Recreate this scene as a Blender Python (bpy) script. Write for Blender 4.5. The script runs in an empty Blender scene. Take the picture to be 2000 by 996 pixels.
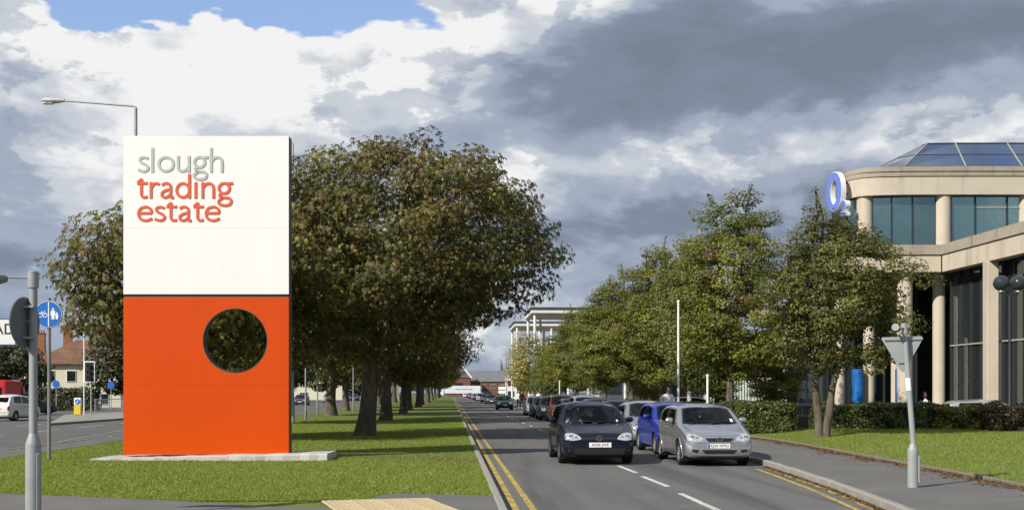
import bpy, bmesh, math, random
import numpy as np
from mathutils import Vector, Matrix, noise as mnoise
from mathutils.bvhtree import BVHTree
R = math.radians
scene = bpy.context.scene
COL = scene.collection

# ------------------------------------------------------------------ camera
FPX, HZ, CAMH, YAW = 2250.0, 766.0, 1.7, math.atan(120/2250.0)
cam_d = bpy.data.cameras.new('camera'); cam = bpy.data.objects.new('camera', cam_d); COL.objects.link(cam)
cam_d.sensor_width = 36; cam_d.lens = 36*FPX/2000; cam_d.shift_y = (HZ-498)/2000
cam_d.clip_start = 0.1; cam_d.clip_end = 9000
cam.location = (0, 0, CAMH); cam.rotation_euler = (R(90), 0, -YAW)
scene.camera = cam

# ------------------------------------------------------------------ sun, sky, exposure
SUN_EL, SUN_AZ = R(36), R(39)          # shadows fall to the right, SUN_AZ away from straight across
sdir = Vector((math.cos(SUN_EL)*math.cos(SUN_AZ), math.cos(SUN_EL)*math.sin(SUN_AZ), -math.sin(SUN_EL)))
sl = bpy.data.lights.new('sun', 'SUN'); sl.energy = 4.9; sl.angle = R(0.53); sl.color = (1, .945, .85)
so = bpy.data.objects.new('sun', sl); COL.objects.link(so)
so.rotation_euler = sdir.to_track_quat('-Z', 'Y').to_euler(); so.location = (-60, -40, 80)
vs = scene.view_settings
vs.view_transform = 'Standard'; vs.look = 'None'; vs.exposure = 0.28; vs.gamma = 1; vs.use_curve_mapping = False

world = bpy.data.worlds.new('World'); scene.world = world; world.use_nodes = True
world.cycles.sampling_method = 'MANUAL'; world.cycles.sample_map_resolution = 512
def build_sky():
    nt = world.node_tree; nt.nodes.clear(); L = nt.links
    def nd(t, **kw):
        n = nt.nodes.new(t)
        for k, v in kw.items(): setattr(n, k, v)
        return n
    def put(sock, v):
        if hasattr(v, 'is_output'): L.new(v, sock)
        else: sock.default_value = v
    def M(op, a, b=0.0, c=0.0, clamp=False):
        n = nd('ShaderNodeMath', operation=op); n.use_clamp = clamp
        put(n.inputs[0], a); put(n.inputs[1], b); put(n.inputs[2], c); return n.outputs[0]
    def MR(v, a, b, c, d):
        n = nd('ShaderNodeMapRange'); n.interpolation_type = 'SMOOTHSTEP'
        put(n.inputs[0], v)
        for i, q in enumerate((a, b, c, d)): n.inputs[i+1].default_value = q
        return n.outputs[0]
    tc = nd('ShaderNodeTexCoord')
    sep = nd('ShaderNodeSeparateXYZ'); L.new(tc.outputs['Generated'], sep.inputs[0])
    az = M('MULTIPLY', M('ARCTAN2', sep.outputs[0], sep.outputs[1]), 180/math.pi)
    el = M('MULTIPLY', M('ARCSINE', sep.outputs[2]), 180/math.pi)
    mp = nd('ShaderNodeMapping'); mp.inputs['Scale'].default_value = (1, 1, 2.1)
    L.new(tc.outputs['Generated'], mp.inputs[0])
    def nz(scale, detail, rough, off, dist=0.0):
        m2 = nd('ShaderNodeMapping'); m2.inputs['Location'].default_value = off
        L.new(mp.outputs[0], m2.inputs[0])
        n = nd('ShaderNodeTexNoise'); n.inputs['Scale'].default_value = scale; n.inputs['Detail'].default_value = detail
        n.inputs['Roughness'].default_value = rough; n.inputs['Distortion'].default_value = dist
        L.new(m2.outputs[0], n.inputs['Vector']); return n.outputs[0]
    def P(px, py):
        a = math.atan((px-1000)/FPX) + YAW
        e = math.atan((HZ-py)/FPX*math.cos(a-YAW)); return math.degrees(a), math.degrees(e)
    warp = M('SUBTRACT', nz(5.0, 5, .55, (7, 1, 4)), .5)
    warp2 = M('SUBTRACT', nz(5.0, 5, .55, (-3, 9, 2)), .5)
    azw = M('ADD', az, M('MULTIPLY', warp, 13.0)); elw = M('ADD', el, M('MULTIPLY', warp2, 8.0))
    def blob(px, py, rx, ry, amp):
        a, e = P(px, py); ra = math.degrees(rx/FPX); re = math.degrees(ry/FPX)
        d = M('ADD', M('POWER', M('DIVIDE', M('SUBTRACT', azw, a), ra), 2.0), M('POWER', M('DIVIDE', M('SUBTRACT', elw, e), re), 2.0))
        return M('MULTIPLY', M('POWER', 2.718, M('MULTIPLY', d, -1.0)), amp)
    def total(base, blobs):
        s = base
        for b in blobs: s = M('ADD', s, blob(*b))
        return s
    # light: how bright the cloud is (thin, sunlit tops) ; cover: cloud or open sky
    n1 = nz(3.3, 9, .56, (2.3, 5.1, .7), .25); n2 = nz(9.0, 9, .58, (8.3, 1.1, 3.7), .2)
    n1s = nz(3.3, 9, .56, (2.3+.035, 5.1+.01, .7-.05), .25)
    relief = M('MULTIPLY', M('SUBTRACT', n1, n1s), 1.5)
    base = M('ADD', M('ADD', M('MULTIPLY', M('SUBTRACT', n1, .5), .85), M('MULTIPLY', M('SUBTRACT', n2, .5), .42)), .44)
    base = M('ADD', base, relief)
    pa, pb, pc = nz(7.5, 3, .5, (3.1, 6.2, 1.4), .15), nz(16.0, 3, .5, (5.5, 2.2, 8.1), .1), nz(34.0, 3, .5, (1.5, 7.2, 3.1))
    puff = M('ADD', M('ADD', M('ABSOLUTE', M('SUBTRACT', pa, .5)), M('MULTIPLY', M('ABSOLUTE', M('SUBTRACT', pb, .5)), .7)), M('MULTIPLY', M('ABSOLUTE', M('SUBTRACT', pc, .5)), .3))
    puff = M('SUBTRACT', puff, .17)
    light = total(base, [(420, 130, 330, 120, .34), (760, 200, 240, 150, .30), (800, 30, 110, 90, .22), (1100, 10, 120, 60, .12),
                         (1350, 320, 420, 55, .24), (1850, 260, 300, 80, .20), (60, 60, 170, 120, .18), (130, 330, 160, 60, .05),
                         (1420, 130, 380, 90, -.30), (1750, 60, 380, 90, -.16), (1250, 230, 260, 60, -.14), (1900, 160, 200, 60, -.1),
                         (90, 440, 300, 140, -.10), (60, 600, 400, 110, -.10), (1200, 450, 520, 80, -.16), (1150, 560, 420, 70, -.06), (120, 300, 180, 70, .08), (420, 330, 300, 60, .10), (1700, 420, 300, 60, -.1), (980, 660, 300, 45, .10)])
    cov = total(M('ADD', M('MULTIPLY', M('SUBTRACT', nz(4.2, 8, .55, (1.7, 4.4, 9.2), .3), .5), 1.5), .78),
                [(450, -20, 380, 62, -1.3), (200, 0, 110, 50, -.4), (690, 130, 110, 70, -.28), (430, 110, 300, 60, .5), (860, 40, 120, 80, .5), (1400, 130, 600, 160, .6), (30, 120, 120, 200, .3)])
    n3 = nz(4.6, 11, .6, (6.1, 3.3, 2.7), .15)
    edge = M('MULTIPLY', MR(n3, .49, .525, 0, 1), MR(n3, .525, .72, 1, 0))
    light = M('ADD', light, M('MULTIPLY', edge, MR(light, .3, .7, .02, .26)))
    light = M('ADD', light, M('MULTIPLY', puff, MR(light, .4, .75, .1, .95)))
    light = M('MULTIPLY', light, .96)
    cov = M('ADD', cov, M('MULTIPLY', puff, .7))
    cover = MR(cov, .40, .56, 0, 1)
    ramp = nd('ShaderNodeValToRGB'); cr = ramp.color_ramp; cr.interpolation = 'EASE'
    stops = [(0.0, (.17, .205, .26)), (.22, (.195, .235, .31)), (.45, (.325, .375, .47)), (.68, (.52, .555, .61)), (.95, (.80, .80, .80))]
    cr.elements[0].position = stops[0][0]; cr.elements[0].color = (*stops[0][1], 1)
    cr.elements[1].position = stops[-1][0]; cr.elements[1].color = (*stops[-1][1], 1)
    for p, c in stops[1:-1]:
        e = cr.elements.new(p); e.color = (*c, 1)
    L.new(light, ramp.inputs[0])
    sky = nd('ShaderNodeTexSky'); sky.sky_type = 'NISHITA'; sky.sun_disc = False
    sky.sun_elevation = SUN_EL; sky.sun_rotation = math.atan2(-sdir.x, -sdir.y)
    sky.air_density = 1.0; sky.dust_density = .6; sky.ozone_density = 3.0
    hz = nd('ShaderNodeMix'); hz.data_type = 'RGBA'; hz.inputs[0].default_value = .42; L.new(sky.outputs[0], hz.inputs[6]); hz.inputs[7].default_value = (2.1, 2.75, 4.4, 1)
    bg1 = nd('ShaderNodeBackground'); L.new(hz.outputs[2], bg1.inputs[0]); bg1.inputs[1].default_value = .15
    bg2 = nd('ShaderNodeBackground'); L.new(ramp.outputs[0], bg2.inputs[0]); bg2.inputs[1].default_value = .92
    mix = nd('ShaderNodeMixShader'); L.new(cover, mix.inputs[0]); L.new(bg1.outputs[0], mix.inputs[1]); L.new(bg2.outputs[0], mix.inputs[2])
    out = nd('ShaderNodeOutputWorld'); L.new(mix.outputs[0], out.inputs[0])
build_sky()

# ------------------------------------------------------------------ helpers
def W(px, py, z=0.0):
    """ground point (height z) seen at a photo pixel"""
    s = (py-HZ)/(CAMH-z); return CW((px-1000)/s, FPX/s, z)
def CW(xc, yc, z=0.0):
    c, s = math.cos(YAW), math.sin(YAW)
    return Vector((xc*c+yc*s, -xc*s+yc*c, z))
def XY(px, yc, z=0.0):
    return CW((px-1000)*yc/FPX, yc, z)

class MB:
    def __init__(s): s.V = []; s.F = []
    def add(s, vs, fs):
        o = len(s.V); s.V += [tuple(v) for v in vs]; s.F += [tuple(i+o for i in f) for f in fs]; return s
    def box(s, c, d, rz=0, bev=0):
        hx, hy, hz = d[0]/2, d[1]/2, d[2]/2; ca, sa = math.cos(rz), math.sin(rz)
        def T(x, y, z): return (c[0]+x*ca-y*sa, c[1]+x*sa+y*ca, c[2]+z)
        if bev <= 0:
            v = [T(x*hx, y*hy, z*hz) for z in (-1, 1) for x, y in ((-1, -1), (1, -1), (1, 1), (-1, 1))]
            return s.add(v, [(3, 2, 1, 0), (4, 5, 6, 7), (0, 1, 5, 4), (1, 2, 6, 5), (2, 3, 7, 6), (3, 0, 4, 7)])
        b = min(bev, hx*.9, hy*.9, hz*.9)
        v = []
        for z, i in ((-hz, b), (-hz+b, 0), (hz-b, 0), (hz, b)):
            ax, ay = hx-i, hy-i
            v += [T(x, y, z) for x, y in ((-ax+b*(i == 0), -ay), (ax-b*(i == 0), -ay), (ax, -ay+b*(i == 0)), (ax, ay-b*(i == 0)), (ax-b*(i == 0), ay), (-ax+b*(i == 0), ay), (-ax, ay-b*(i == 0)), (-ax, -ay+b*(i == 0)))]
        f = [tuple(range(7, -1, -1)), tuple(range(24, 32))]
        for k in range(3):
            for j in range(8):
                a, e = k*8+j, k*8+(j+1) % 8; f.append((a, e, e+8, a+8))
        return s.add(v, f)
    def tube(s, pts, rad, n=8, cap=True):
        pts = [Vector(p) for p in pts]
        if not hasattr(rad, '__len__'): rad = [rad]*len(pts)
        v = []; ref = None
        for i, p in enumerate(pts):
            t = (pts[min(i+1, len(pts)-1)]-pts[max(i-1, 0)]).normalized()
            if ref is None:
                ref = t.orthogonal().normalized()
            ref = (ref-t*ref.dot(t))
            ref = ref.normalized() if ref.length > 1e-6 else t.orthogonal().normalized()
            b = t.cross(ref)
            for k in range(n):
                a = 2*math.pi*k/n; v.append(p+(ref*math.cos(a)+b*math.sin(a))*rad[i])
        f = []
        for i in range(len(pts)-1):
            for k in range(n):
                k2 = (k+1) % n; f.append((i*n+k, i*n+k2, (i+1)*n+k2, (i+1)*n+k))
        if cap: f += [tuple(range(n-1, -1, -1)), tuple(range((len(pts)-1)*n, len(pts)*n))]
        return s.add(v, f)
    def lathe(s, prof, n=16, c=(0, 0, 0), axis='Z'):
        v = []
        for r, h in prof:
            for k in range(n):
                a = 2*math.pi*k/n; x, y = r*math.cos(a), r*math.sin(a)
                q = (x, y, h) if axis == 'Z' else ((x, h, y) if axis == 'Y' else (h, x, y))
                v.append((c[0]+q[0], c[1]+q[1], c[2]+q[2]))
        f = []
        for i in range(len(prof)-1):
            for k in range(n):
                k2 = (k+1) % n; f.append((i*n+k, i*n+k2, (i+1)*n+k2, (i+1)*n+k))
        f += [tuple(range(n-1, -1, -1)), tuple(range((len(prof)-1)*n, len(prof)*n))]
        return s.add(v, f)
    def prism(s, poly, a0, a1, axis='Z'):
        """polygon extruded from a0 to a1; axis Z: (x,y); axis Y: (x,z) ; axis X: (y,z)"""
        def T(p, h): return (p[0], p[1], h) if axis == 'Z' else ((p[0], h, p[1]) if axis == 'Y' else (h, p[0], p[1]))
        n = len(poly); v = [T(p, a0) for p in poly]+[T(p, a1) for p in poly]
        f = [tuple(range(n-1, -1, -1)), tuple(range(n, 2*n))]+[(k, (k+1) % n, n+(k+1) % n, n+k) for k in range(n)]
        return s.add(v, f)
    def build(s, name, m, parent=None, smooth=False, fix=True):
        me = bpy.data.meshes.new(name); me.from_pydata(s.V, [], s.F)
        if fix:
            bm = bmesh.new(); bm.from_mesh(me); bmesh.ops.recalc_face_normals(bm, faces=bm.faces); bm.to_mesh(me); bm.free()
        return mk(name, me, m, parent, smooth)
def mk(name, me, m, parent=None, smooth=False):
    o = bpy.data.objects.new(name, me); COL.objects.link(o)
    if m is not None: me.materials.append(m)
    if smooth:
        me.polygons.foreach_set('use_smooth', [True]*len(me.polygons))
        if smooth != 'all':
            try: me.set_sharp_from_angle(angle=R(40))
            except Exception: pass
    if parent: o.parent = parent
    return o
def tag(o, label, cat, group=None):
    o['label'] = label; o['category'] = cat
    if group: o['group'] = group
    return o
def thing(name, label, cat, loc=(0, 0, 0), rz=0, group=None):
    o = bpy.data.objects.new(name, None); COL.objects.link(o); o.empty_display_size = .2
    o.location = loc; o.rotation_euler = (0, 0, rz); return tag(o, label, cat, group)
def struct(o, kind='structure'):
    o['kind'] = kind; return o
def dup(root, loc=None, rz=None, label=None, group=None, scale=None, parent=None):
    r = root.copy(); COL.objects.link(r)
    if parent: r.parent = parent
    if loc is not None: r.location = loc
    if rz is not None: r.rotation_euler = (0, 0, rz)
    if scale is not None: r.scale = scale if hasattr(scale, '__len__') else (scale,)*3
    if label: r['label'] = label
    if group: r['group'] = group
    for ch in root.children: dup(ch, parent=r)
    return r
ORD = ['first', 'second', 'third', 'fourth', 'fifth', 'sixth', 'seventh', 'eighth', 'ninth', 'tenth', 'eleventh', 'twelfth', 'thirteenth', 'fourteenth', 'fifteenth', 'sixteenth']

# ------------------------------------------------------------------ materials
def pmat(name, col, rough=.6, metal=0, spec=.5, var=0, vscale=4, col2=None, bump=0, bscale=30, coat=0, detail=5, stretch=None, thr=None):
    m = bpy.data.materials.new(name); m.use_nodes = True; nt = m.node_tree; b = nt.nodes['Principled BSDF']
    b.inputs['Base Color'].default_value = (*col, 1); b.inputs['Roughness'].default_value = rough
    b.inputs['Metallic'].default_value = metal; b.inputs['Specular IOR Level'].default_value = spec
    b.inputs['Coat Weight'].default_value = coat; b.inputs['Coat Roughness'].default_value = .03
    if var or col2 or bump:
        tc = nt.nodes.new('ShaderNodeTexCoord'); src = tc.outputs['Object']
        if stretch:
            mp = nt.nodes.new('ShaderNodeMapping'); mp.inputs['Scale'].default_value = stretch
            nt.links.new(src, mp.inputs[0]); src = mp.outputs[0]
    if var or col2:
        n = nt.nodes.new('ShaderNodeTexNoise'); n.inputs['Scale'].default_value = vscale; n.inputs['Detail'].default_value = detail
        n.inputs['Roughness'].default_value = .62; nt.links.new(src, n.inputs['Vector'])
        r = nt.nodes.new('ShaderNodeValToRGB'); e = r.color_ramp.elements
        if thr: e[0].position, e[1].position = thr
        else: e[0].position, e[1].position = .3, .72
        c2 = col2 if col2 else tuple(min(1, c*(1+var)) for c in col)
        c1 = col if col2 else tuple(c*(1-var) for c in col)
        e[0].color = (*c1, 1); e[1].color = (*c2, 1)
        nt.links.new(n.outputs[0], r.inputs[0]); nt.links.new(r.outputs[0], b.inputs['Base Color'])
    if bump:
        n2 = nt.nodes.new('ShaderNodeTexNoise'); n2.inputs['Scale'].default_value = bscale; n2.inputs['Detail'].default_value = 4
        nt.links.new(src, n2.inputs['Vector'])
        bp = nt.nodes.new('ShaderNodeBump'); bp.inputs['Strength'].default_value = bump; bp.inputs['Distance'].default_value = .02
        nt.links.new(n2.outputs[0], bp.inputs['Height']); nt.links.new(bp.outputs[0], b.inputs['Normal'])
    return m
def layered(name, layers, rough=.9, bump=.3, bscale=60, spec=.3):
    """layers: [(col, None), (col, scale, lo, hi, detail), ...] each mixed over the last by a noise mask"""
    m = bpy.data.materials.new(name); m.use_nodes = True; nt = m.node_tree; b = nt.nodes['Principled BSDF']
    b.inputs['Roughness'].default_value = rough; b.inputs['Specular IOR Level'].default_value = spec
    tc = nt.nodes.new('ShaderNodeTexCoord'); prev = None
    for i, ly in enumerate(layers):
        if prev is None:
            rgb = nt.nodes.new('ShaderNodeRGB'); rgb.outputs[0].default_value = (*ly[0], 1); prev = rgb.outputs[0]; continue
        col, sc, lo, hi = ly[:4]
        mp = nt.nodes.new('ShaderNodeMapping'); mp.inputs['Location'].default_value = (i*7.3, i*3.1, i*1.7)
        if len(ly) > 4: mp.inputs['Scale'].default_value = ly[4]
        nt.links.new(tc.outputs['Object'], mp.inputs[0])
        n = nt.nodes.new('ShaderNodeTexNoise'); n.inputs['Scale'].default_value = sc; n.inputs['Detail'].default_value = 6; n.inputs['Roughness'].default_value = .6
        nt.links.new(mp.outputs[0], n.inputs['Vector'])
        mr = nt.nodes.new('ShaderNodeMapRange'); mr.inputs[1].default_value = lo; mr.inputs[2].default_value = hi
        nt.links.new(n.outputs[0], mr.inputs[0])
        mx = nt.nodes.new('ShaderNodeMix'); mx.data_type = 'RGBA'
        nt.links.new(mr.outputs[0], mx.inputs[0]); nt.links.new(prev, mx.inputs[6]); mx.inputs[7].default_value = (*col, 1)
        prev = mx.outputs[2]
    nt.links.new(prev, b.inputs['Base Color'])
    if bump:
        n2 = nt.nodes.new('ShaderNodeTexNoise'); n2.inputs['Scale'].default_value = bscale; n2.inputs['Detail'].default_value = 3
        nt.links.new(tc.outputs['Object'], n2.inputs['Vector'])
        bp = nt.nodes.new('ShaderNodeBump'); bp.inputs['Strength'].default_value = bump; bp.inputs['Distance'].default_value = .01
        nt.links.new(n2.outputs[0], bp.inputs['Height']); nt.links.new(bp.outputs[0], b.inputs['Normal'])
    return m
def leafmat(name, trans=.3, rough=.5):
    m = bpy.data.materials.new(name); m.use_nodes = True; nt = m.node_tree; b = nt.nodes['Principled BSDF']
    at = nt.nodes.new('ShaderNodeAttribute'); at.attribute_name = 'tint'
    nt.links.new(at.outputs['Color'], b.inputs['Base Color']); b.inputs['Roughness'].default_value = rough
    b.inputs['Specular IOR Level'].default_value = .35
    t = nt.nodes.new('ShaderNodeBsdfTranslucent')
    mu = nt.nodes.new('ShaderNodeMix'); mu.data_type = 'RGBA'; mu.blend_type = 'MULTIPLY'; mu.inputs[0].default_value = 1
    nt.links.new(at.outputs['Color'], mu.inputs[6]); mu.inputs[7].default_value = (1.5, 1.5, .8, 1); nt.links.new(mu.outputs[2], t.inputs[0])
    mx = nt.nodes.new('ShaderNodeMixShader'); mx.inputs[0].default_value = trans
    nt.links.new(b.outputs[0], mx.inputs[1]); nt.links.new(t.outputs[0], mx.inputs[2])
    nt.links.new(mx.outputs[0], nt.nodes['Material Output'].inputs[0]); return m
M = {}
M['asphalt'] = layered('asphalt', [((.125, .123, .119),), ((.092, .091, .091), .35, .45, .7, (1, .12, 1)), ((.18, .177, .17), 55, .55, .75), ((.05, .05, .052), 70, .58, .75), ((.15, .147, .14), 1.4, .55, .8), ((.075, .073, .07), 1.3, .50, .68, (1, .04, 1)), ((.05, .05, .05), .9, .68, .78)], .88, .35, 90)
M['asphalt_old'] = layered('asphalt_old', [((.115, .113, .108),), ((.085, .084, .082), .6, .45, .7), ((.16, .155, .145), 40, .55, .75), ((.06, .06, .06), 60, .58, .75)], .9, .35, 80)
M['footway'] = layered('footway', [((.125, .122, .118),), ((.16, .153, .143), .8, .45, .7), ((.06, .06, .06), 45, .56, .75), ((.16, .155, .15), 60, .6, .8)], .92, .4, 80)
M['turf'] = layered('turf', [((.10, .14, .024),), ((.14, .175, .032), 1.2, .4, .65), ((.045, .07, .016), 7, .5, .75), ((.12, .115, .045), 2.6, .62, .85)], .95, .6, 50)
M['field'] = layered('field', [((.07, .10, .03),), ((.11, .11, .05), .03, .4, .7), ((.05, .07, .025), .2, .5, .7)], .95, 0)
M['soil'] = layered('soil', [((.10, .075, .05),), ((.15, .12, .085), 5, .45, .7), ((.06, .045, .03), 16, .5, .75)], .95, .6, 40)
M['kerbstone'] = layered('kerbstone', [((.27, .26, .235),), ((.18, .165, .14), 2.2, .45, .75), ((.34, .33, .30), 30, .55, .8)], .9, .4, 60)
M['kerbdark'] = layered('kerbdark', [((.17, .145, .12),), ((.11, .085, .065), 2.2, .45, .75), ((.22, .19, .15), 30, .55, .8)], .9, .4, 60)
M['concrete'] = layered('concrete', [((.42, .41, .385),), ((.30, .285, .26), 2.5, .5, .8), ((.5, .49, .47), 22, .55, .8), ((.22, .2, .17), 6, .66, .8)], .9, .6, 18)
M['yellowline'] = layered('yellowline', [((.52, .36, .06),), ((.30, .23, .09), 2, .45, .66), ((.13, .12, .10), 14, .50, .60)], .8, .2, 80)
M['whiteline'] = layered('whiteline', [((.60, .60, .58),), ((.36, .36, .35), 4, .45, .7), ((.15, .15, .145), 16, .54, .64)], .8, .2, 80)
M['tactile'] = layered('tactile', [((.50, .41, .25),), ((.40, .32, .19), 3, .45, .7), ((.3, .25, .16), 25, .58, .8)], .9, .3, 60)
M['bark'] = layered('bark', [((.105, .085, .062),), ((.17, .15, .115), 2.2, .45, .7, (1, 1, .35)), ((.05, .04, .03), 9, .5, .7, (1, 1, .25)), ((.12, .13, .07), 1.4, .58, .8)], .95, 1.0, 22)
M['birchbark'] = layered('birchbark', [((.50, .47, .41),), ((.14, .12, .10), 3.5, .52, .62, (1, 1, 2.2)), ((.30, .27, .22), 1.2, .5, .8)], .85, .5, 25)
M['leaf'] = leafmat('leaf', .34); M['leaf_gloss'] = leafmat('leaf_gloss', .2, .38)
M['pole_grey'] = pmat('pole_grey', (.27, .29, .29), .45, 0, .5, .12, 3)
M['pole_dark'] = pmat('pole_dark', (.17, .18, .18), .5, 0, .5, .15, 3)
M['pole_white'] = pmat('pole_white', (.75, .75, .72), .5, 0, .5, .06, 2)
M['galv'] = pmat('galv', (.42, .43, .43), .4, .6, .5, .15, 5)
M['signback'] = pmat('signback', (.30, .33, .33), .5, 0, .5, .1, 2)
M['signback_dark'] = pmat('signback_dark', (.12, .125, .13), .55, 0, .5, .1, 2)
M['black'] = pmat('black', (.012, .012, .012), .6)
M['rubber'] = pmat('rubber', (.018, .018, .018), .85, 0, .3, .2, 20)
M['white'] = pmat('white', (.80, .80, .78), .45, 0, .5)
M['steel_lamp'] = pmat('steel_lamp', (.5, .5, .47), .45, 0, .5)

# ------------------------------------------------------------------ ground, roads, pavements
def sheet(name, poly, z, m, zb=None):
    b = MB()
    if zb is None: b.add([(x, y, z) for x, y in poly], [tuple(range(len(poly)))])
    else: b.prism([(x, y) for x, y in poly], zb, z)
    return struct(b.build(name, m))
sheet('ground', [(-4000, -4000), (4000, -4000), (4000, 6500), (-4000, 6500)], -.45, M['field'])
KL = .78
KR = [(-12, 5.6), (13, 5.85), (16.6, 6.3), (20, 6.72), (24, 7.08), (27, 7.3), (32, 7.38), (60, 7.4), (430, 7.4)]
def kr(y): return float(np.interp(y, [k[0] for k in KR], [k[1] for k in KR]))
sheet('road', [(KL-.3, 10), (11, 10), (11, 430), (KL-.3, 430)], 0, M['asphalt'], -.4)
sheet('side_road', [(-60, -40), (60, -40), (60, 9.999), (-60, 9.999)], -.004, M['asphalt'], -.4)
sheet('main_road', [(-42, 10), (-12.3, 10), (-12.3, 430), (-42, 430)], -.002, M['asphalt_old'], -.4)
sheet('far_road', [(-80, 430.01), (80, 430.01), (80, 442), (-80, 442)], -.003, M['asphalt_old'], -.4)
VZ = .105
sheet('verge', [(-10.9, 12), (KL-.125, 12), (KL-.125, 428), (-10.9, 428)], VZ, M['turf'], -.4)
sheet('main_road_footway', [(-12.17, 12), (-10.9, 12), (-10.9, 428), (-12.17, 428)], .112, M['footway'], -.39)
# footway that crosses in front of the grass; its edge follows the photo
edge = [W(-400, 950, .11), W(0, 963, .11), W(330, 977, .11), W(560, 991, .11), W(650, 990, .11), W(700, 978, .11), W(765, 963, .11), W(958, 968, .11)]
fp = [(p.x, p.y) for p in edge]; fp[-1] = (KL-.127, fp[-1][1])
sheet('crossing_footway', [(-16, 10.01), (KL-.127, 10.01)]+fp[::-1]+[(-16, fp[0][1])], .115, M['footway'])
# worn path from the plinth to the kerb
wp = [W(560, 886, VZ), W(700, 886, VZ), W(820, 889, VZ), W(935, 895, VZ), W(936, 903, VZ), W(820, 897, VZ), W(700, 892, VZ), W(560, 893, VZ)]
sheet('worn_path', [(p.x, p.y) for p in wp], VZ+.006, M['soil'])
# tactile slabs
tact = struct(MB().prism([(-1, 15), (1, 15), (1, 15.002), (-1, 15.002)], .10, .1165).build('tactile_paving', M['tactile']))
slab = MB().box((0, 0, 0), (.392, .392, .02), 0, .006)
for i in range(5):
    for j in range(5): slab.lathe([(.016, .008), (.012, .0145)], 6, (-.16+.08*i, -.16+.08*j, 0))
slab_o = None; ta = R(14)
for i in range(4):
    for j in range(7):
        if slab_o is None: slab_o = o = slab.build('paving_slab', M['tactile'], tact)
        else: o = slab_o.copy(); COL.objects.link(o)
        u, v = .4*i-.8, .4*j-2.35; o.location = (-.85+u*math.cos(ta)-v*math.sin(ta), 16.85+u*math.sin(ta)+v*math.cos(ta), .122+random.Random(i*9+j).uniform(-.003, .003)); o.rotation_euler.z = ta
# right pavement, planting strip, grass bank, car park
kl = [(kr(y)+.125, y) for y in (13, 16.6, 20, 24, 27, 32, 60, 428)]
PE = [(8.7, 13), (9.45, 18), (9.75, 22), (10.1, 28), (10.5, 34), (10.6, 38), (10.2, 44), (10.1, 60), (10.1, 428)]
def pe(y): return float(np.interp(y, [p[1] for p in PE], [p[0] for p in PE]))
sheet('pavement', kl+[(x, y) for x, y in PE[::-1]], .12, M['footway'], -.4)
b = MB(); NX, NY = 26, 30
def bankz(x, y):
    t = max(0, min(1, (x-pe(y))/3.0)); return .14+.20*t+.03*mnoise.noise((x*.5, y*.5, 0))
for j in range(NY+1):
    y = 12+(43.2-12)*j/NY
    for i in range(NX+1):
        x = pe(y)+(34-pe(y))*(i/NX)**1.6; b.V.append((x, y, bankz(x, y)))
b.F = [(j*(NX+1)+i, j*(NX+1)+i+1, (j+1)*(NX+1)+i+1, (j+1)*(NX+1)+i) for j in range(NY) for i in range(NX)]
struct(b.build('grass_bank', M['turf'], None, True))
sheet('planting_strip', [(10.1, 43.2), (14.2, 43.2), (14.2, 300), (10.1, 300)], .13, M['soil'], -.4)
sheet('car_park', [(14.2, 43.2), (80, 43.2), (80, 300), (14.2, 300)], -.15, M['asphalt_old'], -.4)
isl = [W(95, 827, .1), W(250, 816, .1), W(300, 811, .1), W(300, 803, .1), W(240, 804, .1), W(126, 810, .1)]
sheet('traffic_island', [(p.x, p.y) for p in isl], .12, M['kerbstone'], -.3)
sheet('roundabout_grass', [(9.9, 300.01), (60, 300.01), (60, 428), (9.9, 428)], .5, M['turf'], -.4)
# kerbs: a stone each
def kerb(name, pts, m, n_max, w=.125, h=.13, inner=1):
    """pts: function y->x of the road edge; stones sit outside it"""
    root = struct(bpy.data.objects.new(name, None)); COL.objects.link(root)
    base = None; y = pts[0]; rng = random.Random(hash(name) % 99)
    for k in range(n_max):
        y2 = y+.915; x1, x2 = pts[2](y), pts[2](y2)
        a = math.atan2(x2-x1, y2-y); L = math.hypot(x2-x1, y2-y)
        if base is None:
            base = o = MB().box((0, 0, 0), (w, .905, .34), 0, .018).build('kerb_stone', m, root)
        else: o = base.copy(); COL.objects.link(o)
        o.location = ((x1+x2)/2+inner*w/2, (y+y2)/2, h-.17+rng.uniform(-.005, .005)); o.rotation_euler = (rng.uniform(-.004, .004), 0, -a+rng.uniform(-.006, .006))
        y = y2
    # beyond, one long run
    bb = MB(); ys = np.linspace(y, pts[1], 12)
    for u, v in zip(ys[:-1], ys[1:]):
        x1, x2 = pts[2](u), pts[2](v); bb.box(((x1+x2)/2+inner*w/2, (u+v)/2, h-.17), (w, v-u, .34))
    struct(bb.build('kerb_run', m, root), 'stuff')
    return root
kerb('road_kerb_left', (12, 428, lambda y: KL), M['kerbstone'], 90, inner=-1)
kerb('road_kerb_right', (12, 428, kr), M['kerbstone'], 90)
kerb('main_road_kerb', (12, 428, lambda y: -12.3), M['kerbstone'], 90)
kerb('bank_edging', (12, 43, pe), M['kerbdark'], 33, w=.09, h=.19)
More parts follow.
